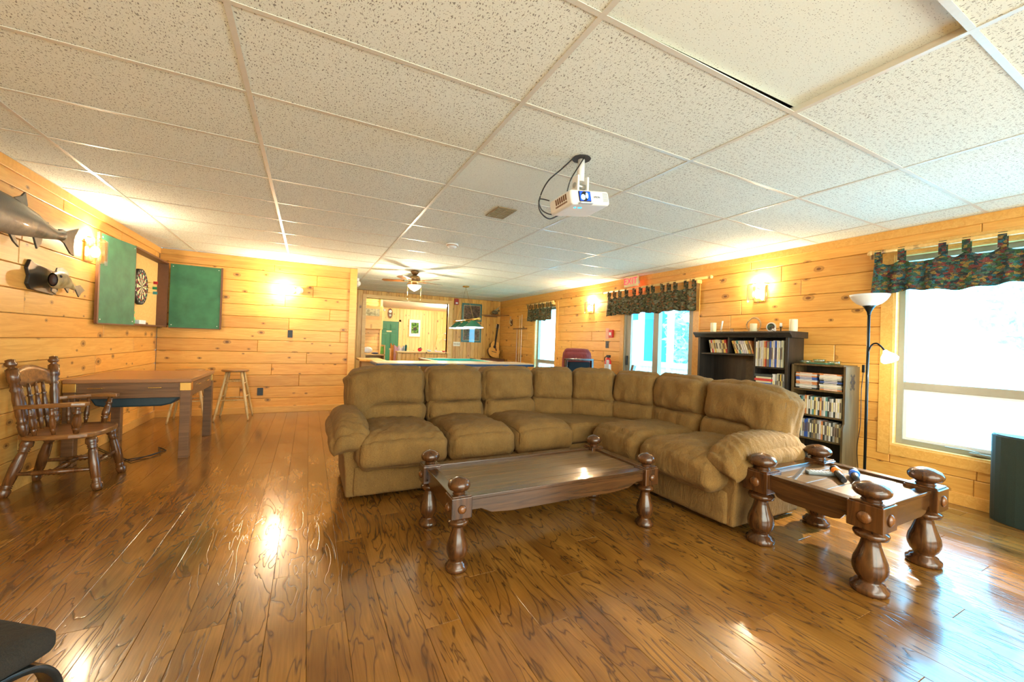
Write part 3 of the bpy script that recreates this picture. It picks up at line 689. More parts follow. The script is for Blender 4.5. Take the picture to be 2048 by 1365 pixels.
# ---------------------------------------------------------------- turned-leg tables
def turned_table(x0, x1, y0, y1, top, kz, rr, label, planks, name):
    """post centres at corners; top = block top z; kz knob top; rr foot radius"""
    cx, cy = (x0+x1)/2, (y0+y1)/2; hx, hy = (x1-x0)/2, (y1-y0)/2; t = thing(name, label, 'table', (cx, cy, 0)); b = rr*.98; bb = top-.115*(top/.41)
    for sx in (-1, 1):
        for sy in (-1, 1):
            x_, y_ = sx*hx, sy*hy; H = bb
            pr = [(0, rr*.96), (.03, rr*1.02), (.085, rr*1.02), (.11, rr*.84), (.14, rr*.82), (.16, rr*.62), (.19, rr*.60), (.25, rr*.80), (.33, rr*.93), (.40, rr*.96), (.49, rr*.90), (.60, rr*.72), (.72, rr*.56), (.79, rr*.50), (.83, rr*.52), (.85, rr*.88), (.90, rr*.96), (.93, rr*.90), (.945, rr*.72), (1, rr*.74)]
            lg = MB().rod((x_, y_, 0), (x_, y_, H), pr, 24).build('leg', DARKW, t)
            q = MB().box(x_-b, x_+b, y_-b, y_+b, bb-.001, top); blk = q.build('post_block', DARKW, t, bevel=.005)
            MB().box(x_-b*.9, x_+b*.9, y_-b*.9, y_+b*.9, top, top+.008).build('cap_plate', DARKW, blk, bevel=.002)
            kr = rr*1.0; k0 = top+.006; kh = kz-k0
            MB().rod((x_, y_, k0), (x_, y_, kz), [(0, kr*.62), (.10, kr*.50), (.2, kr*.62), (.3, kr*.9), (.45, kr*1.02), (.6, kr*1.03), (.78, kr*.88), (.92, kr*.52), (.99, kr*.15), (1, .001)], 24).build('knob', DARKW, t)
            zc = (bb+top)/2-.004
            for (dx, dy) in ((0, sy), (sx, 0)):
                c0 = Vector((x_+dx*b, y_+dy*b, zc)); MB().rod(c0, c0+Vector((dx, dy, 0))*.016, [(0, b*.42), (.5, b*.36), (1, b*.12)], 16).build('boss', CHAIRW, blk)
    rl = top-.005; rb = bb+.01
    def apron(u0, u1, fixed, axis, sg):
        pts = [(u0, rl-.02), (u1, rl-.02), (u1, bb+.03), (lerp(u1, u0, .05), bb+.03), (lerp(u1, u0, .10), bb+.0), (lerp(u1, u0, .2), bb-.012), (lerp(u1, u0, .8), bb-.012), (lerp(u1, u0, .90), bb), (lerp(u1, u0, .95), bb+.03), (u0, bb+.03)]
        f0, f1 = sorted((fixed, fixed-sg*.022)); return MB().prism(pts, f0, f1, axis).build('apron', DARKWY if axis == 'x' else DARKWR, t, bevel=.002)
    fy, fx = hy+b*.55, hx+b*.55
    apron(-hx+b, hx-b, fy, 'y', 1); apron(-hx+b, hx-b, -fy, 'y', -1); apron(-hy+b, hy-b, fx, 'x', 1); apron(-hy+b, hy-b, -fx, 'x', -1)
    rw = .055
    for sg in (-1, 1):
        MB().box(-hx+b, hx-b, *sorted((sg*(fy+.008), sg*(fy-rw))), rl-.022, rl).build('rim', DARKWR, t, bevel=.004)
        MB().box(*sorted((sg*(fx+.008), sg*(fx-rw))), -hy+b, hy-b, rl-.022, rl).build('rim', DARKWY, t, bevel=.004)
    n = planks; yy0, yy1 = -fy+rw, fy-rw
    for i in range(n):
        a = lerp(yy0, yy1, i/n)+.0008; c_ = lerp(yy0, yy1, (i+1)/n)-.0008
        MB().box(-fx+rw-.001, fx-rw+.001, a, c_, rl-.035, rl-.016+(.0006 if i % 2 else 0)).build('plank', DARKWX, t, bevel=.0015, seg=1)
    return t
turned_table(.755, 2.135, 2.06, 2.64, .405, .502, .060, 'long dark walnut coffee table with recessed plank top and turned legs', 6, 'coffee_table')
turned_table(2.665, 3.335, 1.005, 1.575, .468, .575, .080, 'square dark walnut end table with fat turned legs beside the sofa arm', 5, 'end_table')
ZT = .447
s = thing('remote_control', 'grey remote control with many buttons on the end table', 'remote', (3.01, 1.40, ZT), .9)
MB().box(-.025, .025, -.085, .085, 0, .02).build('body', plain('remote_grey', (.20, .24, .26), .35), s, bevel=.006)
mb = MB()
for i in range(3):
    for j in range(7): mb.box(-.018+i*.014, -.010+i*.014, -.07+j*.02, -.06+j*.02, .02, .023)
mb.build('buttons', plain('remote_keys', (.6, .65, .68), .5), s)
def mic(label, loc, rz, ring):
    s = thing('microphone', label, 'microphone', loc, rz)
    MB().rod((0, 0, .024), (0, -.17, .020), [(0, .022), (.2, .020), (1, .015)], 14).build('body', BLACK, s)
    MB().rod((0, .03, .026), (0, -.02, .024), [(0, .026), (.4, .030), (1, .024)], 10).build('ring', ring, s)
    MB().sphere((0, .055, .028), .027, (1, 1.15, 1)).build('grille', plain('mic_mesh', (.03, .035, .04), .5, .6), s)
mic('black wireless microphone with orange ring lying on the end table', (3.08, 1.345, ZT), -.95, plain('orange_plastic', (.9, .22, .02), .4))
mic('black wireless microphone with blue ring lying on the end table', (3.14, 1.275, ZT), -1.10, plain('blue_plastic', (.02, .15, .75), .4))
s = thing('charger_box', 'small white plastic box in front of the microphones', 'box', (2.99, 1.185, ZT), .25)
MB().box(-.065, .065, -.03, .03, 0, .022).build('body', plain('cream_plastic', (.75, .72, .62), .4), s, bevel=.005); MB().box(-.03, .03, -.018, .018, .022, .025).build('label_panel', WHITE, s)
tag(MB().box(-.008, .008, -.20, .20, 0, .01).build('drumstick', BLACK, loc=(2.86, 1.46, ZT)), 'thin black rod lying along the end table left edge', 'rod').rotation_euler = (0, 0, -1.25)

# ---------------------------------------------------------------- captain's chair
ch = thing('captain_chair', 'dark wooden captain chair with turned spindles, arms and carved crest', 'chair', (-1.66, 4.40, 0))
def turned(mb, p0, p1, r, kind='leg', n=14):
    if kind == 'leg': pr = [(0, r*.75), (.05, r*.95), (.12, r*1.05), (.155, r*.7), (.165, r*.95), (.18, r*.7), (.195, r*.95), (.21, r*.7), (.23, r*.85), (.5, r*1.0), (.72, r*.82), (.77, r*.7), (.785, r*.95), (.80, r*.7), (.815, r*.95), (.83, r*.75), (.88, r*1.1), (.95, r*1.0), (1, r*.7)]
    elif kind == 'spindle': pr = [(0, r*.5), (.15, r*.7), (.22, r*.95), (.25, r*.6), (.28, r*.95), (.4, r*1.0), (.6, r*.8), (.72, r*.6), (.75, r*.95), (.78, r*.6), (.9, r*.6), (1, r*.45)]
    else: pr = [(0, r*.45), (.2, r*.7), (.42, r*.8), (.44, r*1.1), (.47, r*.85), (.5, r*1.15), (.53, r*.85), (.56, r*1.1), (.58, r*.8), (.8, r*.7), (1, r*.45)]
    return mb.rod(p0, p1, pr, n)
seatp = []
for i in range(28):
    a = 2*PI*i/28; x_ = .25*math.copysign(abs(math.cos(a))**.7, math.cos(a)); y_ = (.26+.02*x_/.25)*math.copysign(abs(math.sin(a))**.7, math.sin(a)); seatp.append((x_, y_))
mb = MB(); mb.grid(lambda u, v: (0, 0, 0), 1, 1); mb = MB()
mb.prism(seatp, .405, .445); mb.build('seat', CHAIRS, ch, bevel=.012, seg=3)
for sy in (-1, 1):
    turned(MB(), (.25, sy*.225, 0), (.18, sy*.17, .41), .034).build('leg', CHAIRW, ch)
    turned(MB(), (-.27, sy*.20, 0), (-.16, sy*.15, .41), .034).build('leg', CHAIRW, ch)
    turned(MB(), (-.235, sy*.185, .16), (.225, sy*.205, .16), .022, 'str').build('stretcher', CHAIRW, ch)
    # back posts with finial
    b0 = Vector((-.165, sy*.20, .44)); b1 = Vector((-.215, sy*.262, .93))
    MB().rod(b0, b1, [(0, .02), (.08, .027), (.16, .030), (.19, .022), (.21, .030), (.24, .022), (.3, .026), (.55, .029), (.66, .024), (.70, .031), (.73, .023), (.76, .031), (.80, .026), (.83, .034), (1, .034)], 14).rod(b1, b1+(b1-b0).normalized()*.075, [(0, .03), (.2, .016), (.35, .030), (.55, .034), (.75, .024), (.9, .026), (1, .008)], 14).build('back_post', CHAIRW, ch)
    # arm: curved flat with rounded paw
    ap = [(-.205, sy*.235, .655), (-.12, sy*.265, .66), (.02, sy*.285, .668), (.12, sy*.285, .672), (.19, sy*.27, .668)]
    mb = MB()
    vs = []
    ws = [.018, .02, .024, .038, .034]
    for (px, py, pz), ww in zip(ap, ws):
        for q in ((-ww, -.014), (ww, -.014), (ww*1.05, 0), (ww, .014), (-ww, .014), (-ww*1.05, 0)): vs.append((px, py+q[0], pz+q[1]))
    fs = [(k*6+i, k*6+(i+1) % 6, (k+1)*6+(i+1) % 6, (k+1)*6+i) for k in range(4) for i in range(6)]; mb.add(vs, fs+[tuple(range(6)), tuple(range(24, 30))]); mb.build('arm_rest', CHAIRS, ch, bevel=.004)
    turned(MB(), (.115, sy*.225, .44), (.14, sy*.28, .66), .028, 'spindle').build('arm_post', CHAIRW, ch)
    turned(MB(), (.0, sy*.235, .44), (.0, sy*.28, .655), .018, 'spindle').build('spindle', CHAIRW, ch)
    turned(MB(), (-.10, sy*.23, .44), (-.12, sy*.262, .65), .018, 'spindle').build('spindle', CHAIRW, ch)
turned(MB(), (-.02, -.195, .16), (-.02, .195, .16), .022, 'str').build('stretcher', CHAIRW, ch)
turned(MB(), (.215, -.20, .20), (.215, .20, .20), .020, 'str').build('stretcher', CHAIRW, ch)
for k in range(4):
    yy = -.12+k*.08; turned(MB(), (-.175, yy, .44), (-.225, yy*1.15, .81), .019, 'spindle').build('spindle', CHAIRW, ch)
def crest(u, v):
    yy = lerp(-.235, .235, u); a = abs(2*u-1); top = .925+.022*math.cos(a*PI)-.01*a**4; bot = .79-.014*math.cos(a*2*PI)
    return (-.222-.028*(1-a*a)-.012*v, yy, lerp(bot, top, v))
MB().grid(crest, 16, 4, True, (.022, 0, 0)).build('crest_rail', CHAIRS, ch)

# ---------------------------------------------------------------- game table with stools
gt = thing('game_table', 'square brown laminate card table with brass pulls and corner guards', 'table', (-1.475, 5.48, 0))
hx, hy = .455, .54
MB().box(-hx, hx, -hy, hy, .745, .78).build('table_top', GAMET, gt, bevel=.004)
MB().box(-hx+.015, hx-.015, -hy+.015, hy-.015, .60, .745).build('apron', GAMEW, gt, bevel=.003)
for sg in (-1, 1):
    MB().box(-hx+.10, hx-.10, *sorted((sg*(hy-.012), sg*(hy-.018))), .655, .735).build('drawer_front', GAMEW, gt, bevel=.001)
    d_ = MB().box(*sorted((sg*(hx-.012), sg*(hx-.018))), -hy+.10, hy-.10, .655, .735).build('drawer_front', GAMEW, gt, bevel=.001)
for xx in (-.24, .18): MB().box(xx-.05, xx+.05, -hy-.006, -hy+.015, .694, .702).build('pull', BRASS, gt, bevel=.002)
for yy in (-.20, .18): MB().box(hx-.015, hx+.006, yy-.05, yy+.05, .694, .702).build('pull', BRASS, gt, bevel=.002)
for sx in (-1, 1):
    for sy in (-1, 1):
        x0_, x1_ = sorted((sx*(hx-.005), sx*(hx-.085))); y0_, y1_ = sorted((sy*(hy-.005), sy*(hy-.085)))
        lg = MB().box(x0_, x1_, y0_, y1_, .0, .745).build('leg', GAMEW, gt, bevel=.003)
        MB().box(x0_-.003, x1_+.003, y0_-.003, y1_+.003, .665, .742).build('corner_guard', BRASS, lg, bevel=.002)
        MB().box(x0_+.004, x1_-.004, y0_+.004, y1_-.004, -.0, .012).build('foot', BLACK, lg)
s = thing('storage_tub', 'dark blue plastic tub hanging under the card table', 'tub', (-1.50, 5.35, .50))
MB().prism([(-.30, .095), (.38, .095), (.30, .02), (.22, .0), (-.18, .0), (-.26, .02)], -.28, .28, 'y').build('body', plain('navy_plastic', (.02, .045, .06), .4), s, bevel=.015)
MB().prism([(-.34, .098), (.41, .098), (.41, .085), (-.34, .085)], -.31, .31, 'y').build('lid_rim', plain('navy_plastic', (.02, .045, .06), .4), s)
def stool(loc, rz, label, grp='round bar stools'):
    t = thing('bar_stool', label, 'stool', loc, rz, grp); h = .72
    MB().rod((0, 0, h-.032), (0, 0, h), [(0, .155), (.2, .168), (.75, .17), (1, .158)], 28).build('seat', STOOLT, t)
    tops = []; 
    for i in range(4):
        a = PI/4+i*PI/2; p0 = Vector((.29*math.cos(a), .29*math.sin(a), 0)); p1 = Vector((.125*math.cos(a), .125*math.sin(a), h-.03)); tops.append((p0, p1))
        MB().rod(p0, p1, [(0, .010), (.06, .014), (.10, .011), (.12, .016), (.2, .018), (.34, .015), (.36, .019), (.38, .015), (.40, .019), (.6, .019), (.74, .016), (.76, .020), (.78, .016), (.80, .020), (1, .017)], 12).build('leg', STOOLW, t)
    for i in range(4):
        for z in ((.30, .58) if i % 2 == 0 else (.34, .54)):
            A = tops[i][0].lerp(tops[i][1], z/h); B = tops[(i+1) % 4][0].lerp(tops[(i+1) % 4][1], z/h)
            MB().rod(A, B, [(0, .008), (.5, .011), (1, .008)], 8).build('rung', STOOLW, t)
    return t
stool((-1.47, 7.06, 0), .05, 'round wooden stool half hidden behind the card table'); stool((-.945, 7.06, 0), -.03, 'round wooden stool standing clear to the right of the card table')
tag(MB().tube([(-1.55, 5.0, .006), (-1.35, 5.1, .012), (-1.28, 5.3, .008), (-1.38, 5.45, .010), (-1.30, 5.2, .02), (-1.45, 4.95, .01), (-1.70, 5.3, .008), (-1.90, 5.6, .01)], .005, 6).build('cable', BLACK), 'thin black cable coiled on the floor under the card table', 'cable')

# ---------------------------------------------------------------- sconces and wall lamps
def sconce(loc, ang, label, power):
    t = thing('crystal_sconce', label, 'wall lamp', loc, ang, 'crystal wall sconces'); t.scale = (1.3, 1.3, 1.3)   # local +X points into the room
    MB().box(0, .015, -.055, .055, -.08, .08).build('back_plate', BRASS, t, bevel=.004)
    mb = MB()
    for i in range(9):
        a = -PI/2+PI*i/8; x_, y_ = .035+.065*math.cos(a), .095*math.sin(a); d = .030*abs(math.sin(i*1.9))
        MB().box(x_-.009, x_+.009, y_-.009, y_+.009, -.10+d, .085, Matrix.Rotation(a, 3, 'Z')).build('crystal_rod', CRYSTAL, t)
    mb = MB(); mb.tube([(.015, 0, .03), (.05, 0, .05), (.05, 0, .06)], .006); mb.tube([(.03+.065*math.cos(-PI/2+PI*i/10), .095*math.sin(-PI/2+PI*i/10), .088) for i in range(11)], .004); mb.build('frame', BRASS, t)
    b = MB().sphere((.045, 0, -.005), .028, (1, 1, 1.5)).build('bulb', BULB, t)
    b.visible_shadow = True
    lp = point('sconce_lamp', Vector(loc)+Matrix.Rotation(ang, 3, 'Z') @ Vector((.055, 0, .11)), power, WARM, .03)
    return t
sconce((XL, 5.34, 2.0), 0, 'crystal wall sconce on the left wall beside the green board', 34)
sconce((XR, 6.29, 1.98), PI, 'crystal wall sconce between far window and patio door', 42)
sconce((XR, 3.0, 1.95), PI, 'crystal wall sconce above the black bookcase', 34)
t = thing('globe_lamp', 'two-bulb wall lamp on the plank partition, one bulb lit', 'wall lamp', (-.27, YP, 1.98))
MB().cyl((0, 0, 0), (0, -.02, 0), .05, 16).build('base', WHITE, t); MB().tube([(0, -.02, 0), (0, -.05, 0)], .01).tube([(-.09, -.05, -.0), (.08, -.05, 0)], .012).build('bracket', WHITE, t)
MB().sphere((-.12, -.05, 0), .045).build('lit_bulb', BULB, t); MB().sphere((.11, -.05, 0), .055).build('bulb', plain('opal_glass', (.85, .85, .80), .2), t)
point('globe_light', (-.39, YP-.16, 1.98), 38, WARM, .05)

# ---------------------------------------------------------------- dart cabinet
dc = thing('dart_cabinet', 'open wooden dartboard cabinet with two green chalkboard doors', 'cabinet', (XL+.004, 6.71, 1.76))
CY = .61
mb = MB(); mb.box(0, .13, -CY, -CY+.02, -.46, .46).build('side_panel', BROWN, dc); MB().box(0, .13, CY-.02, CY, -.46, .46).build('side_panel', BROWN, dc)
MB().box(0, .13, -CY, CY, .44, .46).build('top_panel', BROWN, dc); MB().box(0, .13, -CY, CY, -.46, -.44).build('bottom_panel', BROWN, dc)
MB().box(.002, .012, -CY+.02, CY-.02, -.44, .44).build('plywood_back', PINEP, dc)
def door(p, q, nm):
    p, q = Vector(p), Vector(q); d = (q-p); ln = d.length; an = math.atan2(d.y, d.x); Rm = Matrix.Rotation(an, 3, 'Z')
    def tr(mb): mb.v = [tuple(p+Rm @ Vector(v)) for v in mb.v]; return mb
    f = tr(MB().box(0, ln, -.009, .009, -.46, .455)).build('door', GREEN, dc, bevel=.001)
    tr(MB().box(ln-.012, ln+.012, -.012, .012, -.46, .46)).build('edge_strip', BROWN, f); tr(MB().box(0, ln, -.0115, .0115, -.468, -.456)).build('bottom_strip', BROWN, f)
    mb = MB()
    for a in (.03, ln-.04):
        for b in (-.42, .42): mb.cyl(p*0+Vector((a, -.012, b)), Vector((a, .012, b)), .006, 8)
    tr(mb).build('screw', WHITE, f)
door((.125, -CY, 0), (.03, -CY-.62, 0), 'l'); door((.15, CY+.0, 0), (.75, CY+.03, 0), 'r')
db = thing('dartboard', 'round black dartboard with coloured scoring segments in the open cabinet', 'dartboard', (XL+.012, 6.60, 1.79))
MB().cyl((0, 0, 0), (.04, 0, 0), .225, 40).build('rim', plain('board_black', (.015, .014, .013), .7), db)
def ringsec(r0, r1, a0, a1, x=.0415, n=3):
    vs = []; 
    for k in range(n+1):
        a = lerp(a0, a1, k/n); vs += [(x, r0*math.sin(a), r0*math.cos(a)), (x, r1*math.sin(a), r1*math.cos(a))]
    return vs, [(2*k, 2*k+1, 2*k+3, 2*k+2) for k in range(n)]
cream = plain('sisal_cream', (.75, .66, .42), .8); red = plain('sisal_red', (.6, .03, .03), .8); grn = plain('sisal_green', (.02, .28, .10), .8); blk = plain('sisal_black', (.02, .02, .02), .8)
mbs = {'cream_segment': (MB(), cream), 'black_segment': (MB(), blk), 'red_ring': (MB(), red), 'green_ring': (MB(), grn)}
for i in range(20):
    a0, a1 = 2*PI*(i-.5)/20, 2*PI*(i+.5)/20
    for r0, r1, ks in ((.016, .095, 0), (.095, .107, 1), (.107, .16, 0), (.16, .172, 1)):
        key = (('black_segment', 'cream_segment'), ('red_ring', 'green_ring'))[ks][i % 2]; mbs[key][0].add(*ringsec(r0, r1, a0, a1))
mbs['green_ring'][0].add(*ringsec(.001, .016, 0, 2*PI, .0415, 12)); mbs['red_ring'][0].add(*ringsec(.0005, .007, 0, 2*PI, .042, 10))
for kk, (m_, mt) in mbs.items(): m_.build(kk, mt, db)
mb = MB()
for i, nme in enumerate((20, 1, 18, 4, 13, 6, 10, 15, 2, 17, 3, 19, 7, 16, 8, 11, 14, 9, 12, 5)):
    a = 2*PI*i/20; Mx = Matrix(((0, 0, 1), (1, 0, 0), (0, 1, 0))).to_4x4(); add_text(mb, str(nme), .032, Matrix.Translation((.042, .196*math.sin(a), .196*math.cos(a))) @ Mx @ Matrix.Rotation(-a, 4, 'Z'), .0005)
mb.build('numbers', WHITE, db)
for i, (dy, dz, c1) in enumerate(((.10, .07, red), (.05, -.0, grn), (.09, -.06, plain('teal_flight', (.05, .35, .35), .5)))):
    s = thing('dart', ('upper dart with red and green flight in the dartboard', 'middle dart with green flight near the bullseye', 'lower dart with teal flight in the dartboard')[i], 'dart', (XL+.05, 6.60+dy*.5, 1.79+dz), 0, 'darts stuck in the board')
    MB().rod((0, 0, 0), (.12, .0, -.004), [(0, .001), (.2, .002), (.25, .004), (.55, .004), (.6, .002), (1, .002)], 8).build('shaft', BRASS, s)
    MB().box(.10, .145, -.0006, .0006, -.02, .016).box(.10, .145, -.018, .018, -.0026, -.0014).build('flight', c1, s)
s = thing('spray_bottle', 'small green spray bottle on the dart cabinet floor', 'bottle', (XL+.06, 6.30, 1.32))
gp_ = plain('green_plastic', (.03, .55, .18), .4); MB().rod((0, 0, 0), (0, 0, .12), [(0, .028), (.6, .028), (.8, .014), (1, .012)], 14).build('body', gp_, s); MB().box(-.012, .012, -.015, .05, .12, .15).build('trigger', gp_, s, bevel=.003)
tag(MB().box(XL+.03, XL+.10, 6.40, 6.62, 1.32, 1.37).build('box', plain('white_card', (.8, .8, .85), .6), bevel=.003), 'small white card box on the dart cabinet floor', 'box')
tag(MB().box(XL+.03, XL+.09, 6.66, 6.74, 1.32, 1.345).build('eraser', BROWN, bevel=.004), 'dark board eraser beside the white card box', 'eraser')

# ---------------------------------------------------------------- mounted fish
def fish(name, label, base, prof, mats, th, fins, par_cat='mounted fish'):
    """profile along local Y: (y, zc, half height); +X away from the wall"""
    t = thing(name, label, par_cat, base); mb = MB(); n = 14; vs = []
    for (y_, zc, hh) in prof:
        for k in range(n): a = 2*PI*k/n; vs.append((th*.5+th*min(1, hh/.09)*.9*math.cos(a)*.5*(1 if hh > .02 else .5), y_, zc+hh*math.sin(a)))
    m = len(prof); fs = [(j*n+i, j*n+(i+1) % n, (j+1)*n+(i+1) % n, (j+1)*n+i) for j in range(m-1) for i in range(n)]
    mb.add(vs, fs, True); mb.add(vs[:n], [tuple(range(n))]); mb.add(vs[-n:], [tuple(range(n))]); mb.build('body', mats[0], t)
    for nm, pts in fins: MB().prism(pts, th*.5-.006, th*.5+.006, 'x').build(nm, mats[1], t, bevel=.002)
    return t
def fish_mat(name, top, mid, bel, z0, z1):
    m, nt, b = new_mat(name); tc = N(nt, 'ShaderNodeTexCoord'); sx = N(nt, 'ShaderNodeSeparateXYZ'); L(nt, tc.outputs['Object'], sx.inputs[0])
    n = noise_n(nt, tc.outputs['Object'], 9, 4); h = math_n(nt, 'ADD', sx.outputs[2], math_n(nt, 'MULTIPLY', math_n(nt, 'SUBTRACT', n, .5), .25))
    f = math_n(nt, 'DIVIDE', math_n(nt, 'SUBTRACT', h, z0), z1-z0); L(nt, ramp(nt, f, [(.1, bel), (.45, mid), (.8, top)]), b.inputs['Base Color']); b.inputs['Roughness'].default_value = .45
    b.inputs['Coat Weight'].default_value = .15; bump(nt, b, noise_n(nt, tc.outputs['Object'], 90, 2), .2, .003); return m
FISHF = plain('fin_dark', (.05, .055, .05), .3, 0, .3)
fish('salmon_mount', 'large dark silvery fish mounted at the left edge of the wall', (XL+.02, 4.0, 2.0),
     [(-.9, -.06, .02), (-.82, -.05, .06), (-.65, -.03, .10), (-.4, -.01, .13), (-.15, .0, .135), (.05, .0, .13), (.25, .0, .10), (.42, -.01, .065), (.55, -.01, .042), (.62, .0, .04), (.66, .01, .05)],
     (fish_mat('salmon_skin', (.012, .018, .02), (.03, .035, .035), (.30, .25, .18), -.14, .12), FISHF), .14,
     [('tail', [(.62, -.03), (.62, .05), (.74, .06), (.93, .13), (.86, .03), (.84, -.05), (.86, -.13), (.80, -.12), (.70, -.05)]),
      ('dorsal_fin', [(.02, .10), (.18, .09), (.20, .12), (.17, .21), (.13, .17), (.06, .14)]), ('adipose_fin', [(.40, .04), (.46, .035), (.47, .065), (.43, .065)]),
      ('anal_fin', [(.28, -.08), (.40, -.055), (.38, -.12), (.33, -.17)]), ('pelvic_fin', [(.0, -.11), (.06, -.11), (.12, -.20), (.06, -.17)]), ('pectoral_fin', [(-.45, -.10), (-.38, -.10), (-.25, -.17), (-.38, -.15)])])
pl = thing('bass_plaque', 'mounted bass with open mouth on a dark wooden plaque', 'mounted fish', (XL, 4.62, 1.63))
MB().prism([(-.19, .13), (-.14, .11), (.16, .08), (.20, -.08), (.13, -.12), (-.18, -.10), (-.22, -.06), (-.20, 0), (-.23, .06)], 0, .022, 'x').build('plaque', BLACKW, pl, bevel=.005)
BS = fish_mat('bass_skin', (.09, .07, .02), (.24, .17, .05), (.5, .42, .22), -.08, .08); mb = MB(); n = 14; vs = []
for (y_, zc, hh, xx) in ((-.13, -.01, .055, .12), (-.09, -.01, .065, .11), (-.02, .0, .075, .10), (.08, .01, .07, .09), (.18, .0, .05, .085), (.25, -.02, .03, .08), (.30, -.035, .022, .08)):
    for k in range(n): a = 2*PI*k/n; vs.append((xx+hh*.55*math.cos(a), y_, zc+hh*math.sin(a)))
fs = [(j*n+i, j*n+(i+1) % n, (j+1)*n+(i+1) % n, (j+1)*n+i) for j in range(6) for i in range(n)]; mb.add(vs, fs, True); mb.add(vs[-n:], [tuple(range(n))]); mb.build('body', BS, pl)
MB().sphere((.12, -.125, -.01), .05, (.5, .35, .9)).build('mouth', plain('mouth_dark', (.05, .02, .015), .5), pl); MB().sphere((.14, -.07, .025), .011).build('eye', BLACK, pl)
for nm, pts in (('dorsal_fin', [(-.02, .06), (.10, .075), (.18, .045), (.17, .085), (.08, .115), (.0, .10)]), ('tail', [(.28, -.02), (.30, -.055), (.36, -.11), (.40, -.07), (.46, -.04), (.38, .0)]), ('anal_fin', [(.12, -.05), (.2, -.035), (.18, -.09)]), ('pectoral_fin', [(-.06, -.04), (-.02, -.04), (.0, -.12), (-.07, -.10)])): MB().prism(pts, .082, .092, 'x').build(nm, FISHF, pl, bevel=.002)

# ---------------------------------------------------------------- projector
pj = thing('projector', 'white ceiling projector with glowing blue lens and dangling cables', 'projector', (1.49, 2.06, 2.13), 0, None, (math.radians(-4), math.radians(-9), math.radians(2)))
PW = plain('projector_white', (.82, .81, .78), .45, 0, .02)
MB().box(-.15, .15, -.115, .115, -.045, .045).build('body', PW, pj, bevel=.018, seg=4)
mb = MB(); 
for i in range(6): mb.box(-.1515, -.149, -.07+i*.02, -.058+i*.02, -.005, .03)
for i in range(12): mb.box(-.1515, -.149, -.07+i*.010, -.064+i*.010, -.022, -.012)
mb.build('side_vent', BROWN, pj)
mb = MB()
for i in range(6):
    for j in range(7): mb.box(.095+i*.007, .099+i*.007, -.1165, -.1145, -.025+j*.008, -.020+j*.008)
mb.build('front_vent', plain('vent_grey', (.35, .38, .40), .6), pj)
MB().box(-.095, -.005, -.121, -.113, -.03, .032).build('lens_window', plain('lens_black', (.01, .01, .03), .1), pj, bevel=.003)
MB().cyl((-.055, -.124, 0), (-.055, -.118, 0), .028, 20).build('lens_rim', BLACK, pj)
MB().box(-.090, -.010, -.1225, -.1205, -.026, .028).build('lens_glass', emit_mat('lens_blue', (.0, .07, .9), .8), pj); MB().sphere((-.068, -.124, -.006), .016, (1, .3, 1)).sphere((-.038, -.124, .004), .011, (.8, .3, 1.6)).build('lens', emit_mat('lens_glow', (.45, .85, 1.0), 4.0), pj)
MB().box(-.10, .0, -.135, -.110, -.046, -.036).build('focus_lever', plain('shade_grey', (.5, .55, .62), .4), pj, bevel=.003)
mb = MB(); add_text(mb, 'EPSON', .016, Matrix.Translation((.045, -.1165, .0)) @ Matrix.Rotation(PI/2, 4, 'X'), .0006); mb.build('lettering', plain('logo_grey', (.08, .10, .16), .5), pj)
mb = MB()
for xx in (-.09, -.06, -.045): mb.box(xx, xx+.009, -.06, -.05, -.0475, -.044)
mb.build('status_light', emit_mat('status_blue', (.0, .45, 1.0), 3.0), pj)
mt = thing('projector_mount', 'white bracket joining the projector to the ceiling', 'mount', (1.525, 2.10, 2.19))
MB().cyl((0, 0, .247), (0, 0, .2497), .060, 24).build('ceiling_hole', BLACK, mt); MB().cyl((0, 0, .10), (0, 0, .242), .022, 18).build('column', PW, mt)
MB().box(-.045, -.03, -.03, .03, -.005, .13).box(.03, .045, -.03, .03, -.005, .13).build('bracket_arm', PW, mt, bevel=.003); MB().cyl((-.05, 0, .07), (.05, 0, .07), .018, 14).cyl((-.05, .015, .03), (.05, .015, .03), .007, 10).build('pivot', plain('steel', (.45, .45, .42), .3, .8), mt)
MB().box(-.07, .07, -.06, .06, -.015, -.002).build('base_plate', PW, mt, bevel=.003)
def catm(pts, n=8):
    pts = [Vector(p) for p in pts]; out = []
    for i in range(len(pts)-1):
        p0, p1, p2, p3 = pts[max(i-1, 0)], pts[i], pts[i+1], pts[min(i+2, len(pts)-1)]
        for k in range(n): t_ = k/n; out.append(.5*((2*p1)+(p2-p0)*t_+(2*p0-5*p1+4*p2-p3)*t_*t_+(3*p1-p0-3*p2+p3)*t_**3))
    return out+[pts[-1]]
tag(MB().tube(catm([(1.47, 2.12, 2.435), (1.40, 2.13, 2.36), (1.30, 2.13, 2.26), (1.245, 2.13, 2.15), (1.25, 2.14, 2.07), (1.33, 2.16, 2.035), (1.42, 2.18, 2.08)]), .0045, 8).build('projector_cable', BLACK), 'long black cable looping below the left side of the projector', 'cable')
tag(MB().tube(catm([(1.52, 2.06, 2.435), (1.47, 2.05, 2.36), (1.42, 2.06, 2.27), (1.41, 2.08, 2.20)]), .004, 8).build('projector_cable', BLACK), 'short black cable from ceiling hole to projector top', 'cable')
tag(MB().tube(catm([(1.33, 2.16, 2.15), (1.25, 2.15, 2.14), (1.27, 2.15, 2.08), (1.34, 2.16, 2.065), (1.40, 2.17, 2.09)]), .004, 8).build('projector_cable', BLACK), 'black cable loop behind the projector body', 'cable')
sl = bpy.data.lights.new('projector_beam', 'SPOT'); sl.energy = 60; sl.color = (.45, .7, 1); sl.spot_size = .7; sl.shadow_soft_size = .02
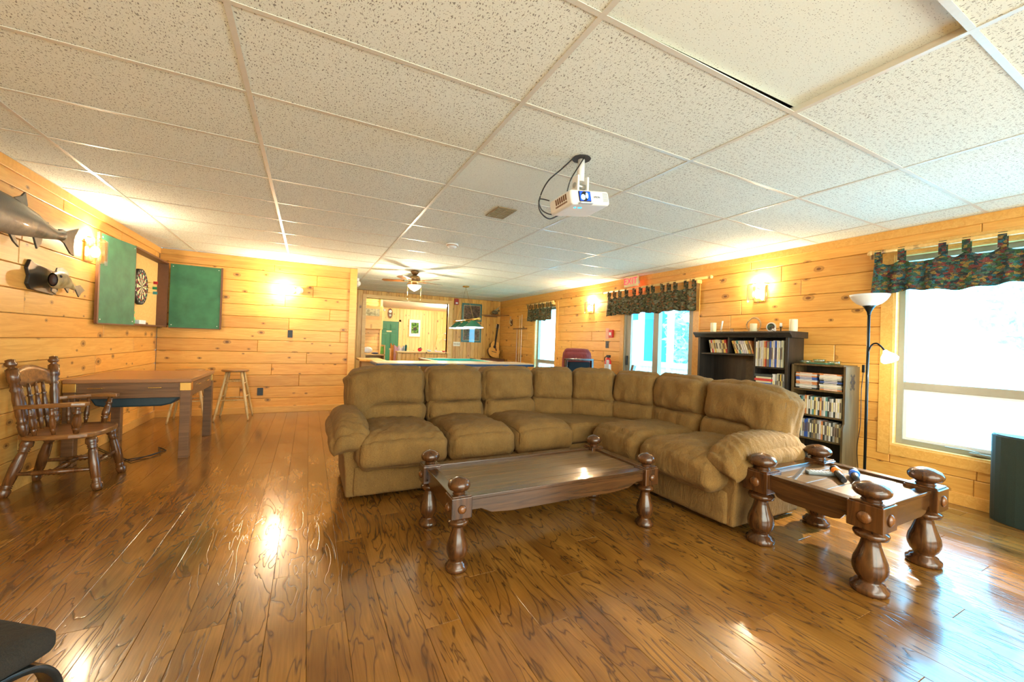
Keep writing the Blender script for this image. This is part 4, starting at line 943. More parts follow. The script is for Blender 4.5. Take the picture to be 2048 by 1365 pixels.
so = bpy.data.objects.new('projector_beam', sl); COL.objects.link(so); so.location = (1.43, 1.90, 2.12); so.rotation_euler = (PI/2-.18, 0, PI)

# ceiling fittings
s = thing('ceiling_vent', 'small square metal air vent in the ceiling', 'vent', (1.54, 3.34, ZC))
mb = MB(); rect = [(-.09, .09, -.15, -.135), (-.09, .09, .135, .15), (-.09, -.075, -.135, .135), (.075, .09, -.135, .135)]
for r_ in rect: mb.box(*r_, -.008, 0)
mb.build('frame', plain('vent_tan', (.35, .26, .15), .4, .3), s); MB().box(-.075, .075, -.135, .135, -.003, -.001).build('duct', plain('vent_dark', (.06, .04, .02), .8), s)
for i in range(9): MB().box(-.075, .075, -.125+i*.03, -.113+i*.03, -.008, -.003).build('slat', plain('vent_slat', (.42, .34, .2), .4, .3), s)
MB().box(-.006, .006, -.135, .135, -.009, -.002).build('bar', plain('vent_slat', (.42, .34, .2), .4, .3), s)
s = thing('smoke_detector', 'round white smoke detector on the ceiling', 'smoke detector', (1.54, 4.75, ZC))
MB().rod((0, 0, 0), (0, 0, -.05), [(0, .075), (.3, .078), (.4, .06), (.8, .055), (1, .03)], 24).build('body', WHITE, s); MB().rod((0, 0, -.018), (0, 0, -.026), [(0, .066), (1, .066)], 24).build('grille', plain('amber_slot', (.5, .25, .1), .5), s)
s = thing('security_light', 'white two-headed emergency light near the partition corner', 'light', (.82, 8.6, ZC-.08))
MB().box(-.04, .04, -.08, .08, .0, .08).build('body', WHITE, s, bevel=.01); MB().sphere((.02, -.09, -.03), .05).build('lamp_head', WHITE, s); MB().sphere((.02, .09, -.03), .05).build('lamp_head', WHITE, s)
fn = thing('ceiling_fan', 'brown five-blade ceiling fan with lit glass bowl lamp', 'fan', (1.60, 6.95, 0))
BRZ = plain('bronze', (.20, .12, .05), .3, .7)
MB().rod((0, 0, 2.44), (0, 0, 2.36), [(0, .06), (.2, .075), (.6, .055), (1, .03)], 20).build('canopy', BRZ, fn)
MB().rod((0, 0, 2.36), (0, 0, 2.22), [(0, .03), (.1, .075), (.3, .095), (.7, .095), (.85, .07), (1, .05)], 24).build('motor', BRZ, fn)
for k in range(5):
    a = .25+k*2*PI/5; Rm = Matrix.Rotation(a, 3, 'Z')
    mb = MB(); mb.prism([(.17, -.045), (.20, -.055), (.45, -.065), (.53, -.055), (.56, 0), (.53, .055), (.45, .065), (.20, .055), (.17, .045)], 2.255, 2.262); mb.v = [tuple(Rm @ (Matrix.Rotation(.14, 3, 'X') @ (Vector(v)-Vector((0, 0, 2.26))))+Vector((0, 0, 2.26))) for v in mb.v]
    bl = mb.build('blade', CHAIRW, fn, bevel=.002); mb = MB().box(.07, .22, -.012, .012, 2.246, 2.253); mb.v = [tuple(Rm @ Vector(v)) for v in mb.v]; mb.build('blade_iron', BRASS, bl)
MB().rod((0, 0, 2.22), (0, 0, 2.18), [(0, .04), (1, .08)], 20).build('light_fitter', BRASS, fn)
MB().rod((0, 0, 2.185), (0, 0, 2.085), [(0, .115), (.25, .108), (.6, .075), (.85, .035), (1, .001)], 24).build('glass_bowl', emit_mat('bowl_glow', (1, .88, .66), 7.0), fn)
for xx in (-.115, .115): MB().tube([(xx, 0, 2.18), (xx, 0, 1.95)], .002, 5).sphere((xx, 0, 1.94), .008).build('pull_chain', BRASS, fn)
point('fan_light', (1.6, 6.95, 2.03), 60, (1, .85, .60), .10)

# pool lamp
pq = thing('pool_table_lamp', 'brass bar lamp with three green glass shades hung by chains', 'lamp', (2.99, 8.16, 0))
MB().rod((0, 0, 2.44), (0, 0, 2.41), [(0, .075), (.6, .07), (1, .02)], 20).build('canopy', BRASS, pq)
MB().cyl((0, -.78, 1.70), (0, .62, 1.70), .022, 12).build('bar', BRASS, pq); MB().sphere((0, -.80, 1.70), .04).sphere((0, .64, 1.70), .04).build('finial', BRASS, pq)
def chain(a, b):
    a, b = Vector(a), Vector(b); n = 46; mb = MB()
    for i in range(n):
        p = a.lerp(b, (i+.5)/n); d = (b-a).normalized()*.011; s_ = Vector((.006, 0, 0)) if i % 2 else Vector((0, .006, 0)); mb.add([p-d-s_, p-d+s_, p+d+s_, p+d-s_, p-d*.6-s_*.3, p-d*.6+s_*.3, p+d*.6+s_*.3, p+d*.6-s_*.3], [(0, 1, 5, 4), (1, 2, 6, 5), (2, 3, 7, 6), (3, 0, 4, 7)])
    return mb
chain((0, 0, 2.41), (0, -.50, 1.72)).build('chain', BRASS, pq); chain((0, 0, 2.41), (0, .45, 1.72)).build('chain', BRASS, pq)
SHG = plain('green_glass_shade', (.02, .12, .07), .15)
for yy in (-.52, -.05, .42):
    sh = MB().rod((0, yy, 1.675), (0, yy, 1.545), [(0, .05), (.05, .055), (1, .20)], 4 if False else 28, False).build('shade', SHG, pq)
    MB().rod((0, yy, 1.68), (0, yy, 1.63), [(0, .03), (.5, .05), (1, .045)], 16).build('fitter', BRASS, sh)
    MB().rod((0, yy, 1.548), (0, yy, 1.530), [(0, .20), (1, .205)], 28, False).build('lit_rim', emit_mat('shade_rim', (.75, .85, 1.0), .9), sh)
    MB().sphere((0, yy, 1.60), .035).build('bulb', BULB, sh)
    point('pool_light', (2.99, 8.16+yy, 1.50), 9, (1, .92, .8), .05)

# ---------------------------------------------------------------- tables at the back
pt = thing('pool_table', 'pool table with teal cloth and pale rails under the brass lamp', 'pool table', (3.05, 8.25, 0))
CLOTH = fabric_mat('teal_cloth', (.02, .32, .26), (.04, .42, .34), 300, .9, .1); RAILW = plain('pale_rail', (.62, .42, .26), .25)
MB().box(-.62, .62, -1.12, 1.12, .70, .775).build('slate_bed', CLOTH, pt)
hx, hy = .72, 1.25
for sg in (-1, 1):
    MB().box(*sorted((sg*(hx-.10), sg*hx)), -hy+.1, hy-.1, .70, .82).build('rail', RAILW, pt, bevel=.008); MB().box(-hx+.1, hx-.1, *sorted((sg*(hy-.10), sg*hy)), .70, .82).build('rail', RAILW, pt, bevel=.008)
    MB().box(*sorted((sg*(hx-.15), sg*(hx-.10))), -hy+.14, hy-.14, .775, .815).build('cushion', CLOTH, pt, bevel=.01); MB().box(-hx+.14, hx-.14, *sorted((sg*(hy-.15), sg*(hy-.10))), .775, .815).build('cushion', CLOTH, pt, bevel=.01)
    for sy in (-1, 1):
        MB().rod((sg*(hx-.08), sy*(hy-.08), .66), (sg*(hx-.08), sy*(hy-.08), .826), [(0, .05), (.9, .085), (1, .08)], 16).build('corner_pocket', BLACK, pt)
        MB().rod((sg*(hx-.2), sy*(hy-.25), 0), (sg*(hx-.2), sy*(hy-.25), .55), [(0, .06), (.2, .07), (.6, .09), (1, .08)], 14).build('leg', CHAIRW, pt)
MB().box(-hx+.05, hx-.05, -hy+.05, hy-.05, .52, .70).build('cabinet', CHAIRW, pt, bevel=.01)
lt = thing('long_game_table', 'long pale game table with dark blue edge behind the sofa', 'table', (2.23, 6.45, 0))
BLU = plain('navy_edge', (.015, .05, .13), .4)
MB().box(-1.32, 1.32, -.32, .36, .872, .885).build('table_top', plain('pale_laminate', (.78, .62, .42), .18, 0, .03), lt); MB().box(-1.335, 1.335, -.335, .375, .835, .872).build('edge_band', BLU, lt, bevel=.003)
for sx in (-1, 1):
    MB().box(*sorted((sx*1.08, sx*1.22)), -.30, -.16, .78, .835).build('bracket', BLU, lt)
    for sy in (-.25, .30): MB().box(*sorted((sx*1.12, sx*1.18)), sy-.03, sy+.03, 0, .80).build('leg', BLU, lt)
sd = thing('side_counter', 'pale wooden counter end left of the long game table', 'counter', (1.02, 7.6, 0))
MB().prism([(-.2, 0), (.22, -.3), (.22, .6), (-.2, .6)], .83, .86).build('counter_top', PINEP, sd); MB().box(-.14, .14, .25, .55, 0, .83).build('body', PINEP, sd)

# chairs at right back
s = thing('dining_chair', 'black padded chair with dark wooden back behind the sofa', 'chair', (4.05, 5.46, 0), PI-.04)
for sx in (-.26, .26): MB().box(sx-.02, sx+.02, -.02, .03, 0, 1.01).build('back_post', DARKW, s, bevel=.004); MB().box(sx-.02, sx+.02, .40, .44, 0, .44).build('leg', DARKW, s)
MB().box(-.28, .28, -.022, .032, .985, 1.02).build('top_rail', DARKW, s, bevel=.006)
MB().box(-.22, .22, -.035, .02, .55, .965).build('back_pad', plain('black_leather', (.010, .009, .008), .75, spec=.1), s, bevel=.02, seg=3); MB().box(-.25, .25, -.0, .45, .43, .50).build('seat', plain('black_leather', (.010, .009, .008), .75, spec=.1), s, bevel=.02, seg=3)
s = thing('recliner', 'burgundy fabric armchair standing against the right wall', 'armchair', (4.38, 6.0, 0), 2.55)
BURG = fabric_mat('burgundy', (.16, .022, .02), (.27, .05, .04), 260)
puffy((0, .30, .85), (.25, .11, .31), .09, (0, .03, .03), 0, -.12, None, 16, .004, 3).build('backrest', BURG, s); puffy((0, -.02, .38), (.27, .30, .12), .07, (0, .02, .02), 0, 0, None, 12, .003, 4).build('seat', BURG, s)
for sx in (-1, 1): puffy((sx*.33, 0, .40), (.08, .32, .20), .06, (0, 0, .02), 0, 0, None, 12, .003, 5).build('arm', BURG, s)
MB().box(-.3, .3, -.28, .3, .02, .28).build('base', BURG, s, bevel=.02)
s = thing('rustic_chair', 'slanting wooden chair back post rising behind the sofa by the door', 'chair', (4.34, 4.64, 0), .2)
mb = MB(); mb.box(-.035, .035, -.02, .02, .45, .99, Matrix.Rotation(.35, 3, 'Y'), (0, 0, .45)); mb.build('back_post', CHAIRW, s, bevel=.006)
mb = MB(); mb.box(-.03, .03, -.02, .34, .55, .62, Matrix.Rotation(.35, 3, 'Y'), (0, 0, .45)); mb.build('back_rail', CHAIRW, s, bevel=.006)
MB().box(-.36, .04, -.04, .36, .42, .46).build('seat', STOOLT, s, bevel=.01)
for a in (-.33, .0):
    for b in (-.01, .31): MB().box(a-.02, a+.02, b, b+.04, 0, .42).build('leg', STOOLT, s)

# ---------------------------------------------------------------- valances
CAMO = print_cloth('camo_print', [(.055, .05, .018), (.14, .11, .04), (.03, .03, .015), (.20, .18, .09), (.10, .12, .05), (.30, .12, .04), (.09, .075, .03), (.22, .22, .15)], 30)
FLOR = print_cloth('wildlife_print', [(.02, .05, .05), (.03, .11, .09), (.02, .14, .18), (.20, .04, .03), (.30, .19, .04), (.04, .10, .03), (.02, .03, .04), (.10, .10, .09), (.07, .18, .10), (.12, .05, .02)], 38)
def valance(y0, y1, zt, zb, mat, label, tabs, rodlen, flat=False):
    t = thing('valance', label, 'curtain', (XR, (y0+y1)/2, 0)); h = (y1-y0)/2; xr = -.085
    rd = MB().cyl((xr, -h-rodlen, zt+.02), (xr, h+rodlen*.6, zt+.02), .019, 14).build('curtain_rod', PINEP, t); MB().sphere((xr, -h-rodlen-.015, zt+.02), .026).build('finial', PINEP, rd); MB().sphere((xr, h+rodlen*.6+.015, zt+.02), .026).build('finial', PINEP, rd)
    for yy in (-h-.02, h+.02): MB().box(xr-.01, 0, yy-.012, yy+.012, zt-.04, zt+.01).build('bracket', PINEP, rd, bevel=.003)
    rnd = random.Random(len(label)); tp = sorted(-h+.03+(2*h-.06)*(i+rnd.uniform(-.22, .22)*(0 < i < tabs-1))/(tabs-1) for i in range(tabs))
    def near(yy): return min(abs(yy-q) for q in tp)
    def cf(u, v):
        yy = lerp(-h, h, u); sag = .035*min(1, near(yy)/.06)*(1-v)
        fold = .022*math.sin(yy*38+2*math.sin(yy*9))*(.4+.6*v)
        return (xr-.0+fold-.01*v, yy*(1+.015*v), lerp(zt-.075, zb+.012*math.sin(yy*11+1)+.006*math.sin(yy*31), v)-sag)
    MB().grid(cf, 150, 10, True, (.004, 0, 0)).build('cloth', mat, t)
    for q in tp:
        mb = MB(); w_ = .024
        pts = [(xr-.019, zt-.085), (xr-.021, zt+.015), (xr-.012, zt+.037), (xr+.004, zt+.041), (xr+.020, zt+.02), (xr+.02, zt-.085)]
        vs = [(a, q-w_, b) for a, b in pts]+[(a, q+w_, b) for a, b in pts]+[(a*.98-.0, q-w_, b-.0) for a, b in pts]
        mb.add(vs, [(i, i+1, i+7, i+6) for i in range(5)], True); mb.build('tab', mat, t)
    return t
valance(7.62, 8.72, 2.19, 1.80, CAMO, 'short camouflage print valance over the far window', 7, .04)
valance(3.86, 5.72, 2.215, 1.80, CAMO, 'long camouflage print valance on a pine rod over the patio door', 13, .22)
valance(.02, 1.86, 2.21, 1.83, FLOR, 'blue green wildlife print valance over the big right window', 10, .03)

# ---------------------------------------------------------------- exit sign, alarms, extinguisher, plates
s = thing('exit_sign', 'EXIT sign with red letters at the ceiling above the patio door', 'sign', (XR-.14, 5.08, 2.345))
MB().box(-.02, .02, -.15, .15, -.09, .09).build('body', plain('sign_cream', (.75, .62, .34), .4, 0, .02), s, bevel=.004)
mb = MB(); add_text(mb, 'EXIT', .155, Matrix.Translation((-.0215, 0, 0)) @ Matrix(((0, 0, -1, 0), (-1, 0, 0, 0), (0, 1, 0, 0), (0, 0, 0, 1))), .001); mb.build('lettering', emit_mat('exit_red', (1, .03, .08), 1.0), s)
MB().box(.02, .14, -.05, .05, -.03, .03).build('bracket', plain('grey_metal', (.4, .4, .42), .5), s)
point('exit_glow', (XR-.06, 5.08, 2.24), 1.5, (1, .08, .08), .05)
def strobe(loc, rz, lab):
    s = thing('fire_strobe', lab, 'alarm', loc, rz); MB().box(-.06, .06, -.04, 0, -.08, .08).build('body', plain('fire_red', (.36, .02, .015), .4), s, bevel=.006); MB().box(-.03, .03, -.055, -.04, -.06, -.015).build('lens', WHITE, s, bevel=.004)
strobe((3.58, YF, 2.33), 0, 'dark red fire alarm strobe high on the far wall')
s = thing('pull_station', 'red fire alarm pull station on the right wall by the patio door', 'alarm', (XR, 5.68, 1.475)); MB().box(-.04, 0, -.05, .05, -.07, .07).build('body', plain('pull_red', (.55, .02, .02), .4), s, bevel=.005); MB().box(-.05, -.04, -.025, .025, -.03, .025).build('handle', WHITE, s)
tag(MB().box(XR-.004, XR, 5.76, 5.85, 1.38, 1.58).build('notice_card', plain('pink_card', (.75, .42, .32), .7)), 'small pale red notice card left of the pull station', 'notice')
tag(MB().box(XR-.008, XR, 5.76, 5.84, 1.21, 1.34).box(XR-.014, XR-.008, 5.79, 5.81, 1.26, 1.29).build('switch_plate', BLACK, bevel=.002), 'dark switch plate on the right wall under the notice card', 'switch plate')
s = thing('fire_extinguisher', 'red fire extinguisher with white tag hanging by the patio door', 'extinguisher', (XR-.09, 5.66, .70))
MB().rod((0, 0, 0), (0, 0, .34), [(0, .05), (.05, .06), (.8, .06), (.93, .035), (1, .02)], 18).build('cylinder', plain('ext_red', (.6, .02, .02), .3), s); MB().rod((0, 0, .07), (0, 0, .22), [(0, .061), (1, .061)], 18, False).build('label_band', WHITE, s)
MB().box(-.02, .02, -.05, .03, .34, .385).build('valve', BLACK, s, bevel=.004); MB().tube(catm([(0, .03, .36), (0, .09, .33), (0, .085, .2), (0, .07, .1)]), .009, 8).build('hose', BLACK, s); MB().box(-.065, -.062, -.10, -.03, .13, .30).build('inspection_tag', WHITE, s)
s = thing('switch_plate', 'black switch plate on the plank partition below the wall lamp', 'switch plate', (-.275, YP, 1.27)); MB().box(-.035, .035, -.008, 0, -.06, .06).build('plate', BLACK, s, bevel=.002); MB().box(-.008, .008, -.014, -.008, -.015, .015).build('toggle', BLACKM, s)
s = thing('switch_plate', 'cream four-gang switch plate on the far wall below the pictures', 'switch plate', (3.63, YF, 1.17)); MB().box(-.10, .10, -.008, 0, -.06, .06).build('plate', plain('plate_ivory', (.75, .7, .5), .4), s, bevel=.002)
for i in range(4): MB().box(-.075+i*.045, -.06+i*.045, -.016, -.008, -.015, .015).build('toggle', BROWN, s)
tag(MB().box(-.70, -.62, YP-.008, YP, .28, .40).build('outlet_plate', BLACK, bevel=.002), 'black outlet plate low on the partition behind the right stool', 'outlet')

# pictures on far wall
PR = print_cloth('game_print', [(.12, .07, .05), (.20, .12, .09), (.07, .05, .04), (.28, .18, .14), (.15, .13, .08)], 22); PR2 = print_cloth('game_print_b', [(.12, .14, .08), (.22, .14, .11), (.08, .07, .05), (.28, .20, .16), (.12, .2, .12)], 22)
TEAL = plain('teal_mat', (.015, .14, .14), .4)
for (z_, h_, lab, p_) in ((2.065, .25, 'teal framed brown game print, upper of the two on far wall', PR), (1.44, .21, 'teal framed print behind the pool lamp, lower of the two', PR2)):
    s = thing('framed_print', lab, 'picture', (4.045, YF, z_)); MB().box(-.30, .30, -.02, 0, -h_, h_).build('frame', TEAL, s, bevel=.003); MB().box(-.245, .245, -.024, -.019, -h_+.05, h_-.05).build('gold_liner', plain('gold_line', (.6, .45, .2), .4), s); MB().box(-.235, .235, -.027, -.022, -h_+.06, h_-.06).build('print', p_, s)
    MB().box(-.298, .298, -.034, -.031, -h_+.002, h_-.002).build('pane', GLASS, s)
# guitar leaning in the corner
g = thing('guitar', 'acoustic guitar with orange cutaway body leaning in the far corner', 'guitar', (4.66, YF-.20, .83), 0, None, (math.radians(-9), math.radians(11), 0))
tag(MB().box(4.35, 4.9, YF-.42, YF-.02, 0, .79).build('cabinet', BROWN, bevel=.006), 'low brown cabinet in the far corner under the guitar', 'cabinet')
out = []
for i in range(40):
    a = 2*PI*i/40; zz = .235+.235*math.sin(a); w_ = .19*abs(math.cos(a))**.8*(1.0-.20*math.exp(-((zz-.27)/.06)**2)); w_ *= (1.0 if zz < .27 else .80)
    out.append((math.copysign(w_, math.cos(a)), zz))
gtop = plain('guitar_top', (.80, .42, .10), .2, 0, .08)
MB().prism(out, -.0, .09, 'y').build('body', CHAIRW, g, bevel=.004); MB().prism([(a*.99, .002+b*.995) for a, b in out], -.004, .0, 'y').build('soundboard', gtop, g)
MB().cyl((0, -.0065, .30), (0, -.004, .30), .045, 20).build('sound_hole', BLACK, g); MB().box(-.075, .075, -.014, -.004, .145, .16).build('bridge', BLACKW, g)
MB().prism([(.02, .28), (.06, .27), (.085, .20), (.05, .19), (.02, .24)], -.007, -.004, 'y').build('pickguard', BROWN, g)
MB().box(-.024, .024, -.015, .008, .32, .84).build('neck', BLACKW, g); MB().box(-.035, .035, -.012, .006, .84, .98).build('headstock', BLACKW, g, bevel=.004)
mb = MB()
for sx in (-1, 1):
    for i in range(3): mb.box(*sorted((sx*.035, sx*.055)), -.008, .0, .86+i*.04, .875+i*.04)
mb.build('tuning_pegs', WHITE, g)
# corner shelf, bird, ornament
s = thing('corner_shelf', 'rough wooden shelf across the far right corner', 'shelf', (XR, YF, 2.0)); MB().prism([(-.62, -.02), (-.02, -.02), (-.02, -.62), (-.12, -.50), (-.35, -.22)], 0, .025).build('board', CHAIRS, s, bevel=.004)
MB().box(-.5, -.1, -.018, -.01, -.03, 0).build('batten', CHAIRS, s)
s = thing('bird_mount', 'small mounted bird with raised wing on the corner shelf', 'ornament', (XR-.28, YF-.22, 2.025))
MB().sphere((0, 0, .07), .07, (1.5, .8, .8)).build('body', plain('bird_brown', (.12, .10, .05), .7, 0, .4), s); MB().sphere((.12, 0, .13), .03, (1.2, 1, 1)).build('head', plain('bird_brown', (.12, .10, .05), .7), s)
MB().prism([(-.10, .08), (.02, .06), (.16, .26), (.08, .20)], -.012, .0, 'y').build('wing', plain('bird_wing', (.30, .28, .16), .7, 0, .4), s); MB().box(-.1, .1, -.05, .05, 0, .02).build('base', CHAIRW, s)
s = thing('deer_hoof_plaque', 'small dark wall ornament with two curved hooks near the cue rack', 'ornament', (XR, 9.75, 1.83))
MB().prism([(-.05, -.10), (.04, -.12), (.05, .03), (-.04, .06)], -.02, 0, 'x').build('plaque', BROWN, s); MB().tube(catm([(-.02, -.02, -.08), (-.10, -.08, -.03), (-.13, -.16, .05)]), .013).tube(catm([(-.02, -.02, .03), (-.10, -.10, .08), (-.13, -.18, .12)]), .013).build('hook', plain('bone', (.6, .45, .25), .5), s)
# cue rack
s = thing('cue_rack', 'small wooden cue rack on the right wall of the far corner', 'rack', (XR-.004, 9.2, 1.63)); MB().box(-.07, 0, -.33, .33, -.015, .015).build('board', CHAIRS, s, bevel=.003)
for i, (yy, h_, lab, cc) in enumerate(((9.33, 1.60, 'short thin pool cue leftmost in the cue rack', (.55, .45, .45)), (9.19, 1.95, 'pool cue with pale shaft in the middle of the rack', (.75, .62, .35)), (9.08, 1.97, 'pool cue with white shaft and black butt, rightmost in rack', (.85, .8, .7)))):
    c_ = thing('pool_cue', lab, 'cue', (XR-.05, yy, .02), 0, 'pool cues in the rack')
    MB().rod((0, 0, .55), (0, 0, h_), [(0, .011), (1, .006)], 10).build('shaft', plain('cue_shaft%d' % i, cc, .3), c_); MB().rod((0, 0, 0), (0, 0, .55), [(0, .016), (1, .011)], 10).build('butt', plain('cue_butt%d' % i, ((.25, .05, .04), (.02, .10, .10), (.01, .02, .03))[i], .3), c_)
MB().box(-.10, 0, -.33, .33, -1.63, -1.60).build('foot_board', CHAIRS, s)

# ---------------------------------------------------------------- bookcases
bk = thing('bookcase', 'tall black hutch bookcase with crown top standing against the right wall', 'bookcase', (4.90, 3.04, 0))
def bx(nm, par, *a, mat=BLACKW, bev=.003): return MB().box(*a).build(nm, mat, par, bevel=bev)
XF = -.30
bx('side_panel', bk, XF, 0, .53, .56, 0, 1.40); bx('side_panel', bk, XF, 0, -.56, -.53, 0, 1.40); bx('back_panel', bk, -.012, 0, -.53, .53, 0, 1.40)
bx('shelf', bk, XF+.02, -.012, -.20, .53, 1.185, 1.205); bx('divider', bk, XF+.01, -.012, .13, .15, 1.205, 1.40); bx('divider', bk, XF+.01, -.012, -.20, -.18, .10, 1.40)
bx('shelf', bk, XF+.02, -.012, -.53, -.20, 1.05, 1.07); bx('shelf', bk, XF+.02, -.012, -.53, -.20, .68, .70); bx('base_panel', bk, XF, 0, -.53, .53, 0, .10); bx('desk_shelf', bk, XF-.02, -.012, -.20, .53, .70, .73)
MB().prism([(0, 1.40), (XF-.01, 1.40), (XF-.02, 1.42), (XF-.055, 1.45), (XF-.055, 1.47), (0, 1.47)], -.60, .60, 'y').build('crown', BLACKW, bk, bevel=.003)
bx('light_panel', bk, -.02, -.012, -.16, .08, .73, 1.12, mat=wood_mat('back_board', (.06, .045, .03), (.10, .08, .05), .5))
BC = [((.72, .66, .45), 'cream'), ((.60, .05, .04), 'red'), ((.80, .72, .55), 'ivory'), ((.75, .50, .10), 'yellow'), ((.20, .16, .12), 'dark brown'), ((.10, .30, .28), 'teal'), ((.05, .12, .45), 'blue'), ((.70, .25, .08), 'orange'), ((.62, .55, .60), 'lilac grey'), ((.35, .25, .12), 'tan'), ((.78, .78, .76), 'white'), ((.05, .06, .06), 'black'), ((.45, .45, .42), 'grey')]
ORD = ['first', 'second', 'third', 'fourth', 'fifth', 'sixth', 'seventh', 'eighth', 'ninth', 'tenth', 'eleventh', 'twelfth', 'thirteenth', 'fourteenth', 'fifteenth', 'sixteenth', 'seventeenth', 'eighteenth', 'nineteenth', 'twentieth', 'twenty-first', 'twenty-second', 'twenty-third', 'twenty-fourth', 'twenty-fifth', 'twenty-sixth']
bcount = 0
def book(x, y, z, th, h, d, ci, lean, label, group, kind='paperback', cat='book'):
    """spine faces -X"""
    col, _ = BC[ci]; t = thing(kind, label, cat, (x, y, z), 0, group, (lean, 0, 0))
    MB().box(-d/2+.002, d/2, -th/2+.0015, th/2-.0015, .002, h-.002).build('pages', plain('paper', (.78, .70, .52), .8), t)
    MB().box(-d/2, -d/2+.002, -th/2, th/2, 0, h).box(-d/2, d/2, -th/2, -th/2+.0015, 0, h).box(-d/2, d/2, th/2-.0015, th/2, 0, h).build('cover', plain('book_'+BC[ci][1].replace(' ', '_'), col, .5), t)
    MB().box(-d/2-.0006, -d/2, -th*.28, th*.28, h*.3, h*.75).build('spine_title', plain('spine_ink_%d' % (ci % 3), ((.12, .08, .06), (.75, .65, .3), (.85, .8, .7))[ci % 3], .6), t)
# leftmost in view = larger Y
XB = 4.90-.20
def row(y_start, specs, z, h, lean_, where, group, d=.14, hv=.02, kind='paperback'):
    rnd = random.Random(len(where)); y = y_start; lean = lean_
    for i, (ci, th) in enumerate(specs):
        hh = h*(1+rnd.uniform(-hv, hv)); step = th/math.cos(lean); y -= step/2
        book(XB, y, z+abs(math.sin(lean))*th/2+.0005, th-.001, hh, d, ci, -lean, '%s %s, %s from the left %s' % (BC[ci][1], kind.replace('_', ' '), ORD[i], where), group, kind)
        y -= step/2
row(3.46-.03, [(0, .022), (1, .022), (10, .014), (3, .024), (0, .030), (2, .020), (0, .022), (4, .024), (3, .028), (1, .026)], 1.206, .165, .22, 'in the left cubby of the black bookcase', 'paperbacks in the left cubby')
row(3.098, [(3, .022), (7, .014), (0, .018), (5, .020), (0, .02), (8, .022), (8, .022), (2, .022), (3, .022), (9, .016), (7, .018)], 1.206, .160, .36, 'in the middle cubby of the black bookcase', 'paperbacks in the middle cubby')
row(2.832, [(10, .020), (2, .014), (12, .012), (10, .014), (8, .016), (2, .016), (7, .020), (1, .012), (4, .030), (6, .022), (0, .016), (8, .020), (6, .022), (2, .018), (10, .016), (12, .012), (0, .014)], 1.0705, .29, 0, 'in the tall right bay of the black bookcase', 'magazines in the tall bay', .20, .03, 'magazine')
row(2.64, [(10, .035), (12, .018), (0, .016), (11, .012), (3, .016), (4, .014), (12, .014)], .7005, .30, 0, 'standing below the magazines', 'books standing in the lower bay', .20, .03, 'book')
z_ = .7005
for i, (ci, th) in enumerate(((12, .03), (0, .03), (4, .035), (2, .03), (8, .03), (6, .035), (0, .018), (1, .028), (0, .02), (11, .030))):
    lab = '%s book lying flat, %s from the bottom of the bookcase stack' % (BC[ci][1], ORD[i]); t = thing('book', lab, 'book', (XB, 2.735, z_), 0, 'books lying flat in the lower bay')
    w_ = .10 if i % 2 else .085; MB().box(-.10, .10, -w_+.002, w_-.002, .002, th-.003).build('pages', plain('paper', (.78, .70, .52), .8), t); MB().box(-.102, -.10, -w_, w_, 0, th-.001).box(-.10, .10, -w_, w_, 0, .002).box(-.10, .10, -w_, w_, th-.003, th-.001).build('cover', plain('book_'+BC[ci][1].replace(' ', '_'), BC[ci][0], .5), t); z_ += th
# items on top
ZB = 1.4705
def candle(y, r_, h, lab): 
    t = thing('pillar_candle', lab, 'candle', (4.72, y, ZB), 0, 'pillar candles on the bookcase'); MB().cyl((0, 0, 0), (0, 0, h), r_, 20).build('wax', plain('ivory_wax', (.85, .78, .52), .5, 0, .03), t, bevel=.003); MB().cyl((0, 0, h), (0, 0, h+.008), .0015, 6).build('wick', BLACK, t)
candle(3.47, .035, .125, 'ivory pillar candle at the left end of the bookcase top'); candle(2.94, .038, .10, 'ivory pillar candle in front of the antler wreath'); candle(2.50, .040, .135, 'ivory pillar candle at the right end of the bookcase top')
t = thing('taper_candle', 'slim white candle leaning in a glass holder, second from left', 'candle', (4.72, 3.36, ZB)); MB().rod((0, 0, 0), (0, 0, .04), [(0, .035), (.4, .022), (1, .016)], 14).build('glass_holder', CRYSTAL, t); MB().rod((0, 0, .03), (0, -.018, .145), [(0, .011), (1, .010)], 12).build('wax', WHITE, t)
t = thing('glass_holder', 'empty glass candle holder left of the antler wreath', 'candle holder', (4.72, 3.21, ZB)); MB().rod((0, 0, 0), (0, 0, .045), [(0, .036), (.3, .03), (.6, .018), (1, .026)], 14).build('body', CRYSTAL, t)
t = thing('antler_wreath', 'oval ring of pale antlers standing behind the middle candle', 'ornament', (4.80, 2.99, ZB))
for k in range(4): MB().tube([(.0+.012*math.sin(a*3+k), (.085+.008*math.sin(k*2+a*4))*math.cos(a+k), .09+(.085+.008*math.cos(k+a*3))*math.sin(a+k)) for a in [i*.16 for i in range(32)]], .007, 6).build('antler', plain('antler', (.55, .36, .18), .5, 0, .2), t)
t = thing('china_plate', 'small decorated plate with wildlife picture standing on the bookcase', 'plate', (4.78, 2.77, ZB)); MB().cyl((-.005, 0, .058), (.005, 0, .058), .055, 24).build('plate_body', WHITE, t); MB().cyl((-.007, 0, .058), (-.004, 0, .058), .042, 24).build('picture_disc', PR2, t); MB().sphere((-.03, -.045, .022), .022, (1, 1.3, 1)).build('base', WHITE, t)
